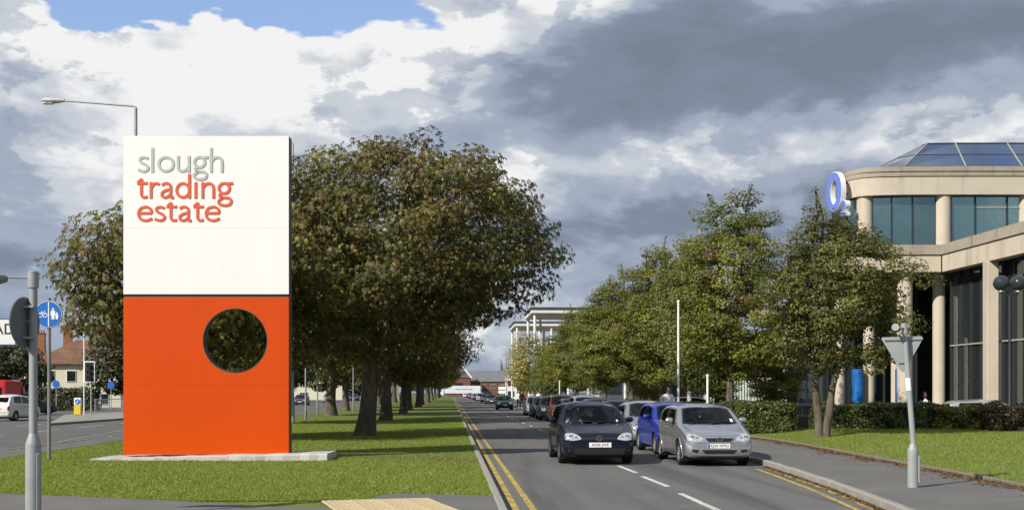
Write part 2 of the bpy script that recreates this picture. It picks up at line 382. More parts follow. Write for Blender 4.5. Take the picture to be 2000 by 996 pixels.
# painted lines
def strip(name, f, y0, y1, w, m, n=40, z=.004):
    b = MB(); ys = np.linspace(y0, y1, n+1)
    for y in ys: b.V += [(f(y)-w/2, y, z), (f(y)+w/2, y, z)]
    b.F = [(2*i, 2*i+1, 2*i+3, 2*i+2) for i in range(n)]
    return struct(b.build(name, m))
for k, dx in enumerate((.17, .42)):
    strip('yellow_line', lambda y: KL+dx, 12, 420, .1, M['yellowline'], 4)
    strip('yellow_line', lambda y: kr(y)-dx+.03, 12, 25.3, .09, M['yellowline'])
for k, (p, q) in enumerate((((1408, 999), (1328, 963)), ((1305, 950), (1255, 930)), ((1243, 923), (1207, 909)))):
    a, c = W(*p), W(*q); d = (c-a); n = Vector((d.y, -d.x, 0)).normalized()*.055
    b = MB(); b.add([a-n+Vector((0, 0, .004)), a+n+Vector((0, 0, .004)), c+n+Vector((0, 0, .004)), c-n+Vector((0, 0, .004))], [(0, 1, 2, 3)])
    struct(b.build('centre_dash', M['whiteline']))
for k in range(22): strip('centre_dash', lambda y: 4.05, 33+k*6, 35+k*6, .1, M['whiteline'], 1)
strip('edge_line', lambda y: -12.6-.0*y, 14, 300, .12, M['whiteline'], 6)
for k in range(16): strip('lane_dash', lambda y: -17.3-.012*y, 22+k*7, 26+k*7, .12, M['whiteline'], 1)
for k in range(16): strip('lane_dash', lambda y: -20.6-.02*y, 24+k*7, 28+k*7, .12, M['whiteline'], 1)
b = MB(); a, c = W(115, 862), W(250, 838); n = Vector((-.05, .11, 0))
b.add([a+Vector((0, 0, .003)), c+Vector((0, 0, .003)), c+n+Vector((0, 0, .003)), a+n+Vector((0, 0, .003))], [(0, 1, 2, 3)]); struct(b.build('merge_line', M['whiteline']))

# grass blades (nobody could count them)
def leaf_obj(name, P, tint, nv, faces, m, parent=None, kind=None):
    """P (n,nv,3) points, tint (n,3), faces: list of index tuples per item"""
    n = P.shape[0]; me = bpy.data.meshes.new(name); nf = len(faces)
    ls = [len(f) for f in faces]; flat = np.array([i for f in faces for i in f])
    idx = (np.arange(n)[:, None]*nv+flat[None, :]).ravel()
    me.vertices.add(n*nv); me.vertices.foreach_set('co', P.reshape(-1).astype(np.float32))
    me.loops.add(len(idx)); me.loops.foreach_set('vertex_index', idx.astype(np.int32))
    me.polygons.add(n*nf); tot = np.tile(np.array(ls), n); st = np.concatenate(([0], np.cumsum(tot)[:-1]))
    me.polygons.foreach_set('loop_start', st.astype(np.int32)); me.polygons.foreach_set('loop_total', tot.astype(np.int32))
    at = me.color_attributes.new('tint', 'FLOAT_COLOR', 'POINT')
    c = np.ones((n, nv, 4), np.float32); c[:, :, :3] = tint[:, None, :]; at.data.foreach_set('color', c.ravel())
    me.update(calc_edges=True); me.validate(); o = mk(name, me, m, parent)
    if kind: o['kind'] = kind
    return o
def grass(name, n, sampler, seed, h=(.02, .05)):
    r = np.random.default_rng(seed); xy, z0 = sampler(r, n); n = len(xy)
    pat = np.array([mnoise.noise((float(a)*.9, float(b_)*.9, seed)) for a, b_ in xy[::8]]).repeat(8)[:n]
    if len(pat) < n: pat = np.pad(pat, (0, n-len(pat)))
    hh = r.uniform(*h, n)*(1+.5*pat); a = r.uniform(0, 2*np.pi, n); w = r.uniform(.005, .010, n)
    P = np.zeros((n, 3, 3)); dx, dy = np.cos(a)*w, np.sin(a)*w
    P[:, 0] = np.stack([xy[:, 0]-dx, xy[:, 1]-dy, z0-.005], 1); P[:, 1] = np.stack([xy[:, 0]+dx, xy[:, 1]+dy, z0-.005], 1)
    P[:, 2] = np.stack([xy[:, 0]+r.normal(0, .025, n), xy[:, 1]+r.normal(0, .025, n), z0+hh], 1)
    big = np.array([mnoise.noise((float(a)*.28, float(b_)*.28, seed+9)) for a, b_ in xy[::8]]).repeat(8)[:n]; big = np.pad(big, (0, n-len(big)))
    g = r.uniform(0, 1, n)+.4*pat+.9*big
    t = np.array([.15, .205, .028])[None]*(1-g[:, None])+np.array([.265, .315, .052])[None]*g[:, None]
    dry = r.random(n) < .05+.25*np.clip(big+pat-.35, 0, 1); t[dry] = (.27, .24, .11)
    return leaf_obj(name, P, np.clip(t, .02, .4), 3, [(0, 1, 2)], M['leaf'], None, 'stuff')
fpx, fpy = np.array([p[0] for p in fp]), np.array([p[1] for p in fp])
def verge_s(r, n):
    y = 17+(70-17)*r.random(n)**1.9; x = r.uniform(-10.85, KL-.13, n)
    ok = y > np.interp(x, fpx, fpy)+.02*r.random(n)
    ok &= ~((x > -5.3) & (np.abs(y-(30.6+.10*np.sin(x*2))) < .42) & (r.random(n) < .85))
    return np.stack([x, y], 1)[ok], np.full(ok.sum(), VZ)
grass('verge_grass', 300000, verge_s, 3)
def bank_s(r, n):
    y = 14+(43-14)*r.random(n)**.8; p = np.array([np.interp(y, [q[1] for q in PE], [q[0] for q in PE])])[0]
    x = p+.1+r.random(n)**1.3*13; ok = r.random(n) > .6*np.exp(-(x-p-.1)/.25)*(y < 38)
    x, y = x[ok], y[ok]; z = np.array([bankz(float(a), float(c)) for a, c in zip(x, y)])
    return np.stack([x, y], 1), z
grass('bank_grass', 120000, bank_s, 5)
# fallen leaves along the edging and gutter
def litter(name, n, f, seed):
    r = np.random.default_rng(seed); P = np.zeros((n, 4, 3)); c = f(r, n); a = r.uniform(0, 6.28, n); s = r.uniform(.025, .06, n)
    for k, (u, v) in enumerate(((-1, 0), (0, -.55), (1, 0), (0, .55))):
        P[:, k, 0] = c[:, 0]+(u*np.cos(a)-v*np.sin(a))*s; P[:, k, 1] = c[:, 1]+(u*np.sin(a)+v*np.cos(a))*s
        P[:, k, 2] = c[:, 2]+r.uniform(.004, .03, n)
    pal = np.array([(.22, .11, .04), (.16, .08, .035), (.28, .17, .06), (.10, .055, .03)])
    return leaf_obj(name, P, pal[r.integers(0, 4, n)]*r.uniform(.7, 1.2, (n, 1)), 4, [(0, 1, 2, 3)], M['leaf'], None, 'stuff')
def lit_f(r, n):
    y = r.uniform(17, 42, n); p = np.interp(y, [q[1] for q in PE], [q[0] for q in PE]); dens = np.array([mnoise.noise((float(v)*.7, 3, 1)) for v in y])
    x = p-np.abs(r.normal(0, .22, n))*(1+1.2*dens); return np.stack([x, y, np.full(n, .12)], 1)
litter('fallen_leaves', 2600, lit_f, 8)
def lit_g(r, n):
    y = r.uniform(14, 26, n); x = np.array([kr(v) for v in y])-np.abs(r.normal(0, .09, n)); return np.stack([x, y, np.zeros(n)], 1)
litter('gutter_leaves', 700, lit_g, 9)
def lit_v(r, n):
    return np.stack([r.uniform(-9.5, .5, n), 18+38*r.random(n)**1.5, np.full(n, VZ+.03)], 1)
litter('lawn_leaves', 420, lit_v, 10)


# ------------------------------------------------------------------ the big estate sign
M['sign_white'] = pmat('sign_white', (.77, .77, .755), .3, 0, .5, .025, .9, stretch=(2.5, 2.5, .4), bump=.3, bscale=.45)
M['sign_orange'] = pmat('sign_orange', (.57, .062, .001), .2, 0, .4, .035, .7, stretch=(2, 2, .5), bump=.5, bscale=.45)
M['letter_grey'] = pmat('letter_grey', (.40, .42, .41), .5)
M['letter_orange'] = pmat('letter_orange', (.62, .085, .025), .5)
M['sign_side'] = pmat('sign_side', (.07, .06, .055), .45)
SYC = 27.4; SS = FPX/SYC                               # distance of the sign, photo pixels per metre there
def sz(py): return CAMH+(HZ-py)/SS
def sx(px): return (px-402.5)/SS
sp = XY(402.5, SYC)
sign = thing('estate_sign', 'tall white and orange estate sign with a round hole through it', 'sign', (sp.x, sp.y, VZ), -YAW)
def zz(py): return sz(py)-VZ
SW, SD = 323/SS, .34
def panel(name, z0, z1, m):
    return MB().box((0, SD/2, (z0+z1)/2), (SW, SD, z1-z0), 0, .001).build(name, m, sign)
panel('white_panel', zz(444.85), zz(266), M['sign_white']); panel('white_panel', zz(574.5), zz(445), M['sign_white'])
MB().box((0, SD/2, (zz(580)+zz(574.5))/2), (SW-.05, SD-.05, zz(574.5)-zz(580)-.004)).build('shadow_gap', M['black'], sign)
panel('orange_panel', zz(887), zz(752.5), M['sign_orange'])
# orange panel with the hole
z0, z1 = zz(752.2), zz(580); hx, hz, hr = sx(459), zz(665), 63/SS; n = 64; b = MB()
def rim(a):
    c, s = math.cos(a), math.sin(a); k = []
    if c > 1e-9: k.append((SW/2-hx)/c)
    if c < -1e-9: k.append((-SW/2-hx)/c)
    if s > 1e-9: k.append((z1-hz)/s)
    if s < -1e-9: k.append((z0-hz)/s)
    t = min(k); return hx+c*t, hz+s*t
angs = sorted(set([2*math.pi*i/n for i in range(n)]+[math.atan2(zc-hz, xc-hx) % (2*math.pi) for xc in (-SW/2, SW/2) for zc in (z0, z1)])); n = len(angs)
for y in (0, SD):
    for a in angs: b.V.append((hx+hr*math.cos(a), y, hz+hr*math.sin(a)))
    for a in angs: x, z = rim(a); b.V.append((x, y, z))
for k in range(n):
    j = (k+1) % n; b.F += [(k, j, n+j, n+k), (2*n+j, 2*n+k, 3*n+k, 3*n+j), (n+k, n+j, 3*n+j, 3*n+k)]
hp = b.build('orange_panel', M['sign_orange'], sign); hp['label'] = 'orange panel with the round hole'
b = MB()
for y in (-.004, SD+.004):
    for r_ in (hr-.012, hr+.004):
        for a in angs: b.V.append((hx+r_*math.cos(a), y, hz+r_*math.sin(a)))
for k in range(n):
    j = (k+1) % n; b.F += [(k, j, n+j, n+k), (2*n+j, 2*n+k, 3*n+k, 3*n+j), (k, j, 2*n+j, 2*n+k), (n+k, n+j, 3*n+j, 3*n+k)]
b.build('hole_lining', M['sign_side'], sign, True)
MB().box((SW/2+.006, SD/2, (zz(887)+zz(266))/2), (.01, SD-.04, zz(266)-zz(887)-.03)).build('side_cladding', M['sign_side'], sign)
MB().box((0, SD/2, (zz(887)+.09)/2+.03), (SW-.12, SD-.1, zz(887)-.10)).build('foot', M['black'], sign)
# letters: strokes with a width
def arc(cx, cy, rx, ry, a0, a1, n=18): return [(cx+rx*math.cos(R(a0+(a1-a0)*i/n)), cy+ry*math.sin(R(a0+(a1-a0)*i/n))) for i in range(n+1)]
def smooth(p, n=6):
    o = []; q = [p[0]]+list(p)+[p[-1]]
    for i in range(1, len(q)-2):
        for k in range(n):
            t = k/n; f = lambda d: .5*(2*q[i][d]+(q[i+1][d]-q[i-1][d])*t+(2*q[i-1][d]-5*q[i][d]+4*q[i+1][d]-q[i+2][d])*t*t+(3*q[i][d]-q[i-1][d]-3*q[i+1][d]+q[i+2][d])*t**3)
            o.append((f(0), f(1)))
    return o+[p[-1]]
GL = {
 's': (.72, [smooth([(.63, .84), (.42, .92), (.2, .86), (.16, .7), (.3, .57), (.5, .46), (.63, .3), (.55, .13), (.34, .07), (.06, .17)])]),
 'l': (.42, [[(.16, 0), (.16, 1.5)]]), 'i': (.42, [[(.16, 0), (.16, 1)]]),
 'o': (1.08, [arc(.52, .5, .42, .42, 90, 450, 30)]),
 'u': (.95, [smooth([(.14, 1), (.14, .45), (.18, .17), (.36, .08), (.55, .13), (.74, .32)]), [(.76, 0), (.76, 1)]]),
 'g': (.95, [arc(.42, .62, .3, .31, 90, 450, 26), smooth([(.3, .34), (.17, .22), (.22, .1), (.45, .05), (.7, .02), (.82, -.16), (.72, -.36), (.45, -.42), (.17, -.35), (.1, -.2), (.2, -.04), (.34, .04)]), [(.52, .9), (.92, .92)]]),
 'h': (.95, [[(.14, 0), (.14, 1.5)], smooth([(.14, .62), (.28, .84), (.5, .92), (.7, .82), (.76, .58), (.76, 0)])]),
 'n': (.95, [[(.14, 0), (.14, 1)], smooth([(.14, .62), (.28, .84), (.5, .92), (.7, .82), (.76, .58), (.76, 0)])]),
 't': (.68, [smooth([(.28, 1.2), (.27, .5), (.28, .22), (.38, .08), (.62, .1)]), [(.03, .93), (.62, .93)], [(.05, .95), (.3, 1.2)]]),
 'r': (.66, [[(.14, 0), (.14, 1)], smooth([(.14, .62), (.27, .85), (.44, .92), (.62, .86)])]),
 'a': (.86, [smooth([(.1, .8), (.26, .92), (.48, .9), (.6, .74), (.61, .4), (.61, .15), (.66, .05), (.78, .08)]), smooth([(.6, .56), (.34, .5), (.13, .36), (.12, .16), (.28, .07), (.48, .14), (.6, .3)])]),
 'd': (1.02, [arc(.45, .5, .36, .42, 0, 360, 30), [(.82, 0), (.82, 1.5)]]),
 'e': (.95, [[(.1, .53), (.84, .53)], smooth([(.84, .53), (.78, .78), (.62, .9), (.46, .92), (.22, .84), (.09, .62), (.09, .4), (.2, .17), (.45, .07), (.66, .1), (.86, .2)])]),
}
def stroke(b, pts, w, y0, y1):
    P = [Vector((p[0], 0, p[1])) for p in pts]; V = []; n = len(P); closed = (P[0]-P[-1]).length < 1e-4
    for i in range(n):
        if closed: d = P[1]-P[-2] if i in (0, n-1) else P[i+1]-P[i-1]
        else: d = P[min(i+1, n-1)]-P[max(i-1, 0)]
        d.normalize(); nn = Vector((-d.z, 0, d.x))*w/2
        for y in (y0, y1):
            for s in (1, -1): q = P[i]+nn*s; V.append((q.x, y, q.z))
    F = []
    for i in range(n-1):
        a, c = i*4, i*4+4; F += [(a, a+1, c+1, c), (a+2, c+2, c+3, a+3), (a, c, c+2, a+2), (a+1, a+3, c+3, c+1)]
    F += [(0, 2, 3, 1), (n*4-4, n*4-3, n*4-1, n*4-2)]; b.add(V, F)
def word(txt, x0, x1, base, xh, m):
    tot = sum(GL[c][0] for c in txt)-.12; k = (x1-x0)/SS/tot; h = xh/SS; x = sx(x0); z = zz(base)
    for c in txt:
        b = MB(); adv, st = GL[c]
        for q, p in enumerate(st): stroke(b, [(u*k, v*h) for u, v in p], .168*h, -.014-.0008*q, -.002)
        o = b.build('letter', m, sign); o.location = (x, 0, z); x += adv*k
word('slough', 268, 436, 337, 32, M['letter_grey']); word('trading', 267, 452, 388, 32, M['letter_orange']); word('estate', 268, 428, 433, 31, M['letter_orange'])
# plinth
p0 = XY(402.5, SYC-.55); b = MB(); rng = random.Random(4)
pl = thing('concrete_plinth', 'rough concrete base slab under the estate sign', 'plinth', (p0.x, p0.y, VZ), -YAW)
def plinth_bar(x0, x1, y0, y1, h0, h1, nm):
    b = MB(); n = 14
    for i in range(n+1):
        t = i/n; x = x0+(x1-x0)*t; h = h0+(h1-h0)*t+rng.uniform(-.012, .012); j = rng.uniform(-.03, .03)
        b.V += [(x, y0+j, -.08), (x, y0+j+.02, h*.8), (x, y0+j+.06, h), (x, y1, h), (x, y1, -.08)]
    for i in range(n):
        for k in range(4): b.F.append((i*5+k, i*5+k+1, i*5+k+6, i*5+k+5))
    b.F += [(4, 3, 2, 1, 0), tuple(n*5+k for k in range(5))]
    return b.build(nm, M['concrete'], pl)
plinth_bar(-.1, 2.82, 0, 1.4, .12, .17, 'slab'); plinth_bar(-2.75, -.104, .1, 1.5, .04, .11, 'slab')

# ------------------------------------------------------------------ poles and small signs
def text_mesh(txt, size, name, m, parent, loc, rot=(R(90), 0, 0), ext=.002, align='CENTER', scale=(1, 1, 1)):
    cu = bpy.data.curves.new(name, 'FONT'); cu.body = txt; cu.size = size; cu.extrude = ext; cu.align_x = align; cu.align_y = 'CENTER'; cu.resolution_u = 3
    t = bpy.data.objects.new(name, cu); COL.objects.link(t); bpy.context.view_layer.update()
    me = bpy.data.meshes.new_from_object(t.evaluated_get(bpy.context.evaluated_depsgraph_get())); bpy.data.objects.remove(t)
    o = mk(name, me, m, parent); o.location = loc; o.rotation_euler = rot; o.scale = scale; return o
def base_pole(root, h, rb, rt, hb, m, lean=(0, 0)):
    b = MB(); b.lathe([(rb, 0), (rb, hb), (rb*.96, hb+.03), (rt*1.12, hb+.13), (rt, hb+.15)], 20, (0, 0, 0)); base = b.build('pole_base', m, root, True)
    MB().box((rb*.78, -rb*.55, hb*.52), (rb*.5, .03, hb*.78), .6, .008).build('access_door', m, base)
    MB().tube([(0, 0, hb+.14), (lean[0]*h, lean[1]*h, h)], [rt, rt*.97], 18).build('pole', m, root, True)
# left pole
q = W(65, 1038, 0); q.z = .115
lp = thing('sign_post', 'thick grey post carrying a road name plate and a small floodlight', 'post', q, 0)
s1 = FPX/ (FPX*(CAMH)/(1038-HZ)) if False else (1038-HZ)/CAMH
def z1_(py): return CAMH+(HZ-py)/s1-.115
base_pole(lp, z1_(533), .092, .05, z1_(870), M['pole_grey'])
MB().lathe([(.064, z1_(562)), (.064, z1_(531)), (.05, z1_(529))], 18).build('pole_cap', M['pole_grey'], lp, True)
MB().tube([(0, 0, z1_(543)), (-.36, -.05, z1_(542))], .014, 10).build('lamp_arm', M['pole_grey'], lp, True)
b = MB(); b.tube([(-.32, -.03, z1_(545)), (-.36, -.10, z1_(547)), (-.44, -.28, z1_(551))], [.045, .06, .066], 14)
b.build('lamp_head', M['pole_dark'], lp, True)
# round sign seen nearly edge-on from behind
rs = thing('round_sign', 'round traffic sign turned edge-on with dark back on the thick grey post', 'sign', (q.x-.05, q.y, .115), 0)
b = MB(); b.lathe([(.30, -.012), (.31, 0), (.30, .012)], 36, (0, 0, 0), 'X'); o = b.build('sign_plate', M['signback_dark'], rs, True)
o.location = (-.035, -.05, z1_(630)); o.rotation_euler = (0, 0, R(68-90+9))
MB().box((.02, -.03, z1_(660)), (.14, .14, .03), 0, .005).build('clamp', M['pole_grey'], rs)
MB().box((.02, -.03, z1_(600)), (.14, .14, .03), 0, .005).build('clamp', M['pole_grey'], rs)
# name plate
M['plate_white'] = pmat('plate_white', (.72, .73, .70), .45, 0, .5, .03, 2); M['plate_blue'] = pmat('plate_blue', (.03, .12, .28), .4)
M['ink'] = pmat('ink', (.012, .012, .014), .5)
npl = thing('road_name_plate', 'white road name plate with black capitals and a blue edge', 'sign', (q.x, q.y, .115), 0)
zc = z1_(649); Wd = .9; xr = -.165
MB().box((xr-Wd/2, -.06, zc), (Wd, .02, .335), 0, .004).build('backing', M['plate_blue'], npl)
MB().box((xr-Wd/2-.012, -.0725, zc), (Wd-.024, .006, .30), 0, .001).build('plate', M['plate_white'], npl)
text_mesh('AD', .185, 'lettering', M['ink'], npl, (xr-.155, -.077, zc+.03), scale=(.98, 1.0, 1))
MB().tube([(xr-.1, -.03, zc+.13), (-.02, -.02, zc+.13)], .018, 8).build('bracket', M['pole_dark'], npl)
b = MB(); b.tube([(xr+.01, -.03, zc-.02), (xr+.07, -.02, zc-.16), (-.02, -.02, zc-.24)], .018, 8); b.build('bracket', M['pole_grey'], npl)
# cycle / pedestrian sign on a slim pole
q2 = W(96, 897, .11); s2 = (897-HZ)/(CAMH-.11)
def z2(py): return CAMH+(HZ-py)/s2-.11
M['sign_blue'] = pmat('sign_blue', (.012, .13, .50), .4, 0, .5, .04, 3)
cp = thing('cycle_path_sign', 'round blue cycle and pedestrian sign on a slim grey pole', 'sign', (q2.x, q2.y, .11), 0)
MB().tube([(0, 0, -.05), (0, 0, z2(582))], [.042, .04], 16).build('pole', M['pole_dark'], cp, True)
zc = z2(614); rr = 26/s2
disc = MB().lathe([(rr+.012, -.035), (rr+.012, -.06)], 40, (0, 0, zc), 'Y').build('rim', M['signback_dark'], cp, True)
MB().lathe([(rr, -.062), (rr, -.066)], 40, (0, 0, zc), 'Y').build('white_border', M['white'], cp)
MB().lathe([(rr-.012, -.068), (rr-.012, -.071)], 40, (0, 0, zc), 'Y').build('sign_face', M['sign_blue'], cp)
b = MB()
stroke(b, [(.01, zc-rr+.03), (.01, zc+rr-.03)], .022, -.076, -.073)
def ring(cx, cz, r, w): stroke(b, arc(cx, cz, r, r, 0, 360, 16), w, -.0765, -.073)
ring(-.175, zc-.02, .05, .014); ring(-.07, zc-.02, .05, .014)
for p in ([(-.175, zc-.02), (-.145, zc+.045), (-.09, zc+.045), (-.07, zc-.02)], [(-.145, zc+.045), (-.12, zc-.02), (-.09, zc+.045)], [(-.165, zc+.06), (-.13, zc+.06)], [(-.09, zc+.045), (-.085, zc+.075), (-.06, zc+.075)]):
    stroke(b, p, .013, -.077, -.073)
def disc_(cx, cz, r): b.lathe([(r, -.0775), (r, -.073)], 12, (cx, 0, cz), 'Y')
disc_(.115, zc+.125, .026); b.prism([(.07, zc+.09), (.16, zc+.09), (.175, zc-.02), (.15, zc-.02), (.15, zc-.12), (.12, zc-.12), (.115, zc-.03), (.108, zc-.12), (.08, zc-.12), (.08, zc-.02), (.055, zc-.02)], -.078, -.073, 'Y')
disc_(.205, zc+.03, .02); b.prism([(.18, zc+.005), (.23, zc+.005), (.24, zc-.06), (.225, zc-.12), (.185, zc-.12), (.172, zc-.06)], -.078, -.073, 'Y')
b.build('symbols', M['white'], cp)
# right leaning post with the back of a give-way triangle
q3 = W(1783, 951, .12); s3 = (951-HZ)/(CAMH-.12)
def z3(py): return CAMH+(HZ-py)/s3-.12
def x3(px): return (px-1783)/s3
gw = thing('give_way_sign', 'leaning grey post with the pale back of a triangular give-way sign', 'sign', (q3.x, q3.y, .12), -YAW)
hb = z3(880); bm_ = MB(); bm_.lathe([(.088, -.02), (.088, hb), (.085, hb+.03), (.052, hb+.1), (.045, hb+.12)], 20)
pb = bm_.build('pole_base', M['pole_grey'], gw, True)
MB().box((.082, -.03, hb*.5), (.03, .09, hb*.75), 0, .008).build('access_door', M['pole_grey'], pb)
MB().tube([(x3(1784), 0, hb+.1), (x3(1766), 0, z3(634))], [.046, .043], 18).build('pole', M['pole_grey'], gw, True)
MB().tube([(x3(1775.6)-.004, 0, z3(762)), (x3(1773.8)-.004, 0, z3(738))], .0475, 18).build('sticker', M['white'], gw, True)
tri = [(x3(1724), z3(661)), (x3(1727), z3(658)), (x3(1803), z3(656)), (x3(1806), z3(660)), (x3(1769), z3(726)), (x3(1764), z3(726))]
MB().prism(tri, .075, .083, 'Y').build('sign_plate', M['signback'], gw)
b = MB(); b.tube([(x3(1730), .066, z3(664)), (x3(1801), .066, z3(662))], .014, 8); b.build('stiffening_rail', M['galv'], gw, True)
b = MB(); b.tube([(x3(1757), .066, z3(708)), (x3(1781), .066, z3(707.5))], .014, 8); b.build('stiffening_rail', M['galv'], gw, True)
MB().tube([(x3(1766), -.02, z3(641)), (x3(1747), -.13, z3(641))], .02, 10).build('lamp_arm', M['pole_grey'], gw, True)
MB().tube([(x3(1748), -.05, z3(641)), (x3(1741), -.2, z3(640))], [.035, .06], 14).build('lamp_head', M['pole_grey'], gw, True)
MB().tube([(x3(1767), 0, z3(652)), (x3(1765.5), 0, z3(631))], .055, 16).build('pole_cap', M['pole_grey'], gw, True)
# street lamp behind the estate sign
ys = 34.0; sS = FPX/ys
def street_lamp(px, yc, zb, ztop, reach, label, side=-1, head=1):
    p = XY(px, yc, zb); s = FPX/yc; h = ztop-zb
    t = thing('street_lamp', label, 'street lamp', (p.x, p.y, zb), -YAW, 'street lamps along the roads')
    MB().lathe([(.1, -.03), (.1, 1.2), (.07, 1.3)], 14).build('pole_base', M['galv'], t, True)
    MB().tube([(0, 0, 1.25), (0, 0, h-.06)], [.068, .05], 14).build('pole', M['galv'], t, True)
    MB().tube([(0, 0, h-.1), (0, 0, h-.02), (side*.06, 0, h), (side*reach, 0, h+.17)], .028, 10).build('arm', M['galv'], t, True)
    hd = MB(); L = .68
    secs = [(0, .04, .05), (.12, .07, .07), (.3, .12, .09), (.55, .13, .10), (.66, .08, .05)]
    V = []
    for x, w, hh in secs:
        xx = side*(reach-.06+x); zc_ = h+.17+.0*x
        V += [(xx, w*math.cos(a), zc_+hh*(math.sin(a)*(.75 if math.sin(a) > 0 else 1))) for a in [2*math.pi*k/12 for k in range(12)]]
    F = [(i*12+k, i*12+(k+1) % 12, i*12+12+(k+1) % 12, i*12+12+k) for i in range(len(secs)-1) for k in range(12)]+[tuple(range(12)), tuple(range(len(V)-12, len(V)))]
    hd.add(V, F); lh = hd.build('lamp_head', M['steel_lamp'], t, True)
    MB().box((side*(reach+.42), 0, h+.085), (.3, .16, .05), 0, .02).build('lens', M['white'], lh)
    return t
street_lamp(265, ys, VZ, CAMH+(HZ-208)/sS, 2.16, 'street lamp rising behind the white top of the estate sign')
street_lamp(572, 60, .1, CAMH+(HZ-279)*60/FPX, .6, 'street lamp among the chestnuts beside the estate sign edge', -1)
street_lamp(940, 300, .5, CAMH+(HZ-690)*300/FPX, 1.5, 'distant street lamp beside the white lorry trailer', 1)
street_lamp(989, 186, .12, CAMH+(HZ-684)*186/FPX, 1.5, 'distant street lamp on the pavement near the walking group', 1)

# ------------------------------------------------------------------ trees
def envelope(seed, rx, rz, cz, lump=.28, nlump=1.6, top=1.0, taper=0):
    """returns f(dir) -> radius vector length factor for a lumpy ellipsoid"""
    def f(d):
        k = 1+lump*mnoise.noise((d[0]*nlump+seed, d[1]*nlump, d[2]*nlump))+lump*.5*mnoise.noise((d[0]*nlump*2.3+seed, d[1]*nlump*2.3+4, d[2]*nlump*2.3))
        tp = 1-taper*max(0, d[2]+.25)
        return (d[0]*rx*k*tp, d[1]*rx*k*tp, cz+d[2]*rz*(1+.45*(k-1))*(top if d[2] > 0 else 1))
    return f
def crown(name, seed, clumps, per, leaf, palette, m, kind, parent, spread=(.75, .5), centre=(0, 0, 5)):
    r = np.random.default_rng(seed); C = np.array([c[:3] for c in clumps]); RD = np.array([c[3] for c in clumps])
    n = len(C)*per; wq = RD**2.2; ci = r.choice(len(C), n, p=wq/wq.sum())
    d = r.normal(size=(n, 3)); d /= np.linalg.norm(d, axis=1)[:, None]; d[:, 2] = np.where(d[:, 2] < -.3, d[:, 2]*.6, d[:, 2])
    rad = RD[ci]*(.45+.6*r.random(n)**.6)
    pos = C[ci]+d*rad[:, None]*np.array([1.15, 1.15, spread[0]])[None]
    out = pos-np.array(centre)[None]; out /= np.linalg.norm(out, axis=1)[:, None]+1e-6
    nrm = out*.7+d*.5+np.array([0, 0, .55])[None]+r.normal(0, .38, (n, 3)); nrm /= np.linalg.norm(nrm, axis=1)[:, None]
    u = np.cross(nrm, r.normal(size=(n, 3))); u /= np.linalg.norm(u, axis=1)[:, None]+1e-6; v = np.cross(nrm, u)
    sz_ = leaf*r.uniform(.7, 1.25, n)
    pal = np.array(palette[0]); wts = np.array(palette[1]); wts = wts/wts.sum()
    cidx = r.choice(len(pal), len(C), p=wts); lidx = np.where(r.random(n) < .62, cidx[ci], r.choice(len(pal), n, p=wts))
    tint = pal[lidx]*r.uniform(.72, 1.28, (n, 1))*(r.uniform(.85, 1.15, len(C))[ci])[:, None]
    if kind == 'palm':
        # five drooping leaflets
        A = [-1.25, -.62, 0, .62, 1.25]; LN = [.62, .88, 1.0, .88, .62]; P = np.zeros((n, 5*4, 3)); F = []
        for k, (a, ln) in enumerate(zip(A, LN)):
            dirn = u*math.cos(a)+v*math.sin(a); side = -u*math.sin(a)+v*math.cos(a)
            tipd = dirn-nrm*.42; tipd[:, 2] -= .25
            P[:, 4*k] = pos; P[:, 4*k+1] = pos+(dirn*ln*.62+side*.19*ln+nrm*.02)*sz_[:, None]
            P[:, 4*k+2] = pos+tipd*ln*sz_[:, None]; P[:, 4*k+3] = pos+(dirn*ln*.62-side*.19*ln+nrm*.02)*sz_[:, None]
            F.append((4*k, 4*k+1, 4*k+2, 4*k+3))
        return leaf_obj(name, P, np.clip(tint, .01, .5), 20, F, m, parent, 'stuff')
    P = np.zeros((n, 4, 3)); P[:, 0] = pos-u*sz_[:, None]; P[:, 1] = pos-v*sz_[:, None]*.55-nrm*.1*sz_[:, None]
    P[:, 2] = pos+u*sz_[:, None]; P[:, 3] = pos+v*sz_[:, None]*.55
    return leaf_obj(name, P, np.clip(tint, .01, .5), 4, [(0, 1, 2, 3)], m, parent, 'stuff')
def wander(a, b, n, amp, rng, sag=0):
    a, b = Vector(a), Vector(b); o = []
    for i in range(n+1):
        t = i/n; p = a.lerp(b, t); k = math.sin(math.pi*t)*amp
        o.append(p+Vector((rng.uniform(-k, k), rng.uniform(-k, k), sag*math.sin(math.pi*t)+rng.uniform(-k, k)*.4)))
    return o
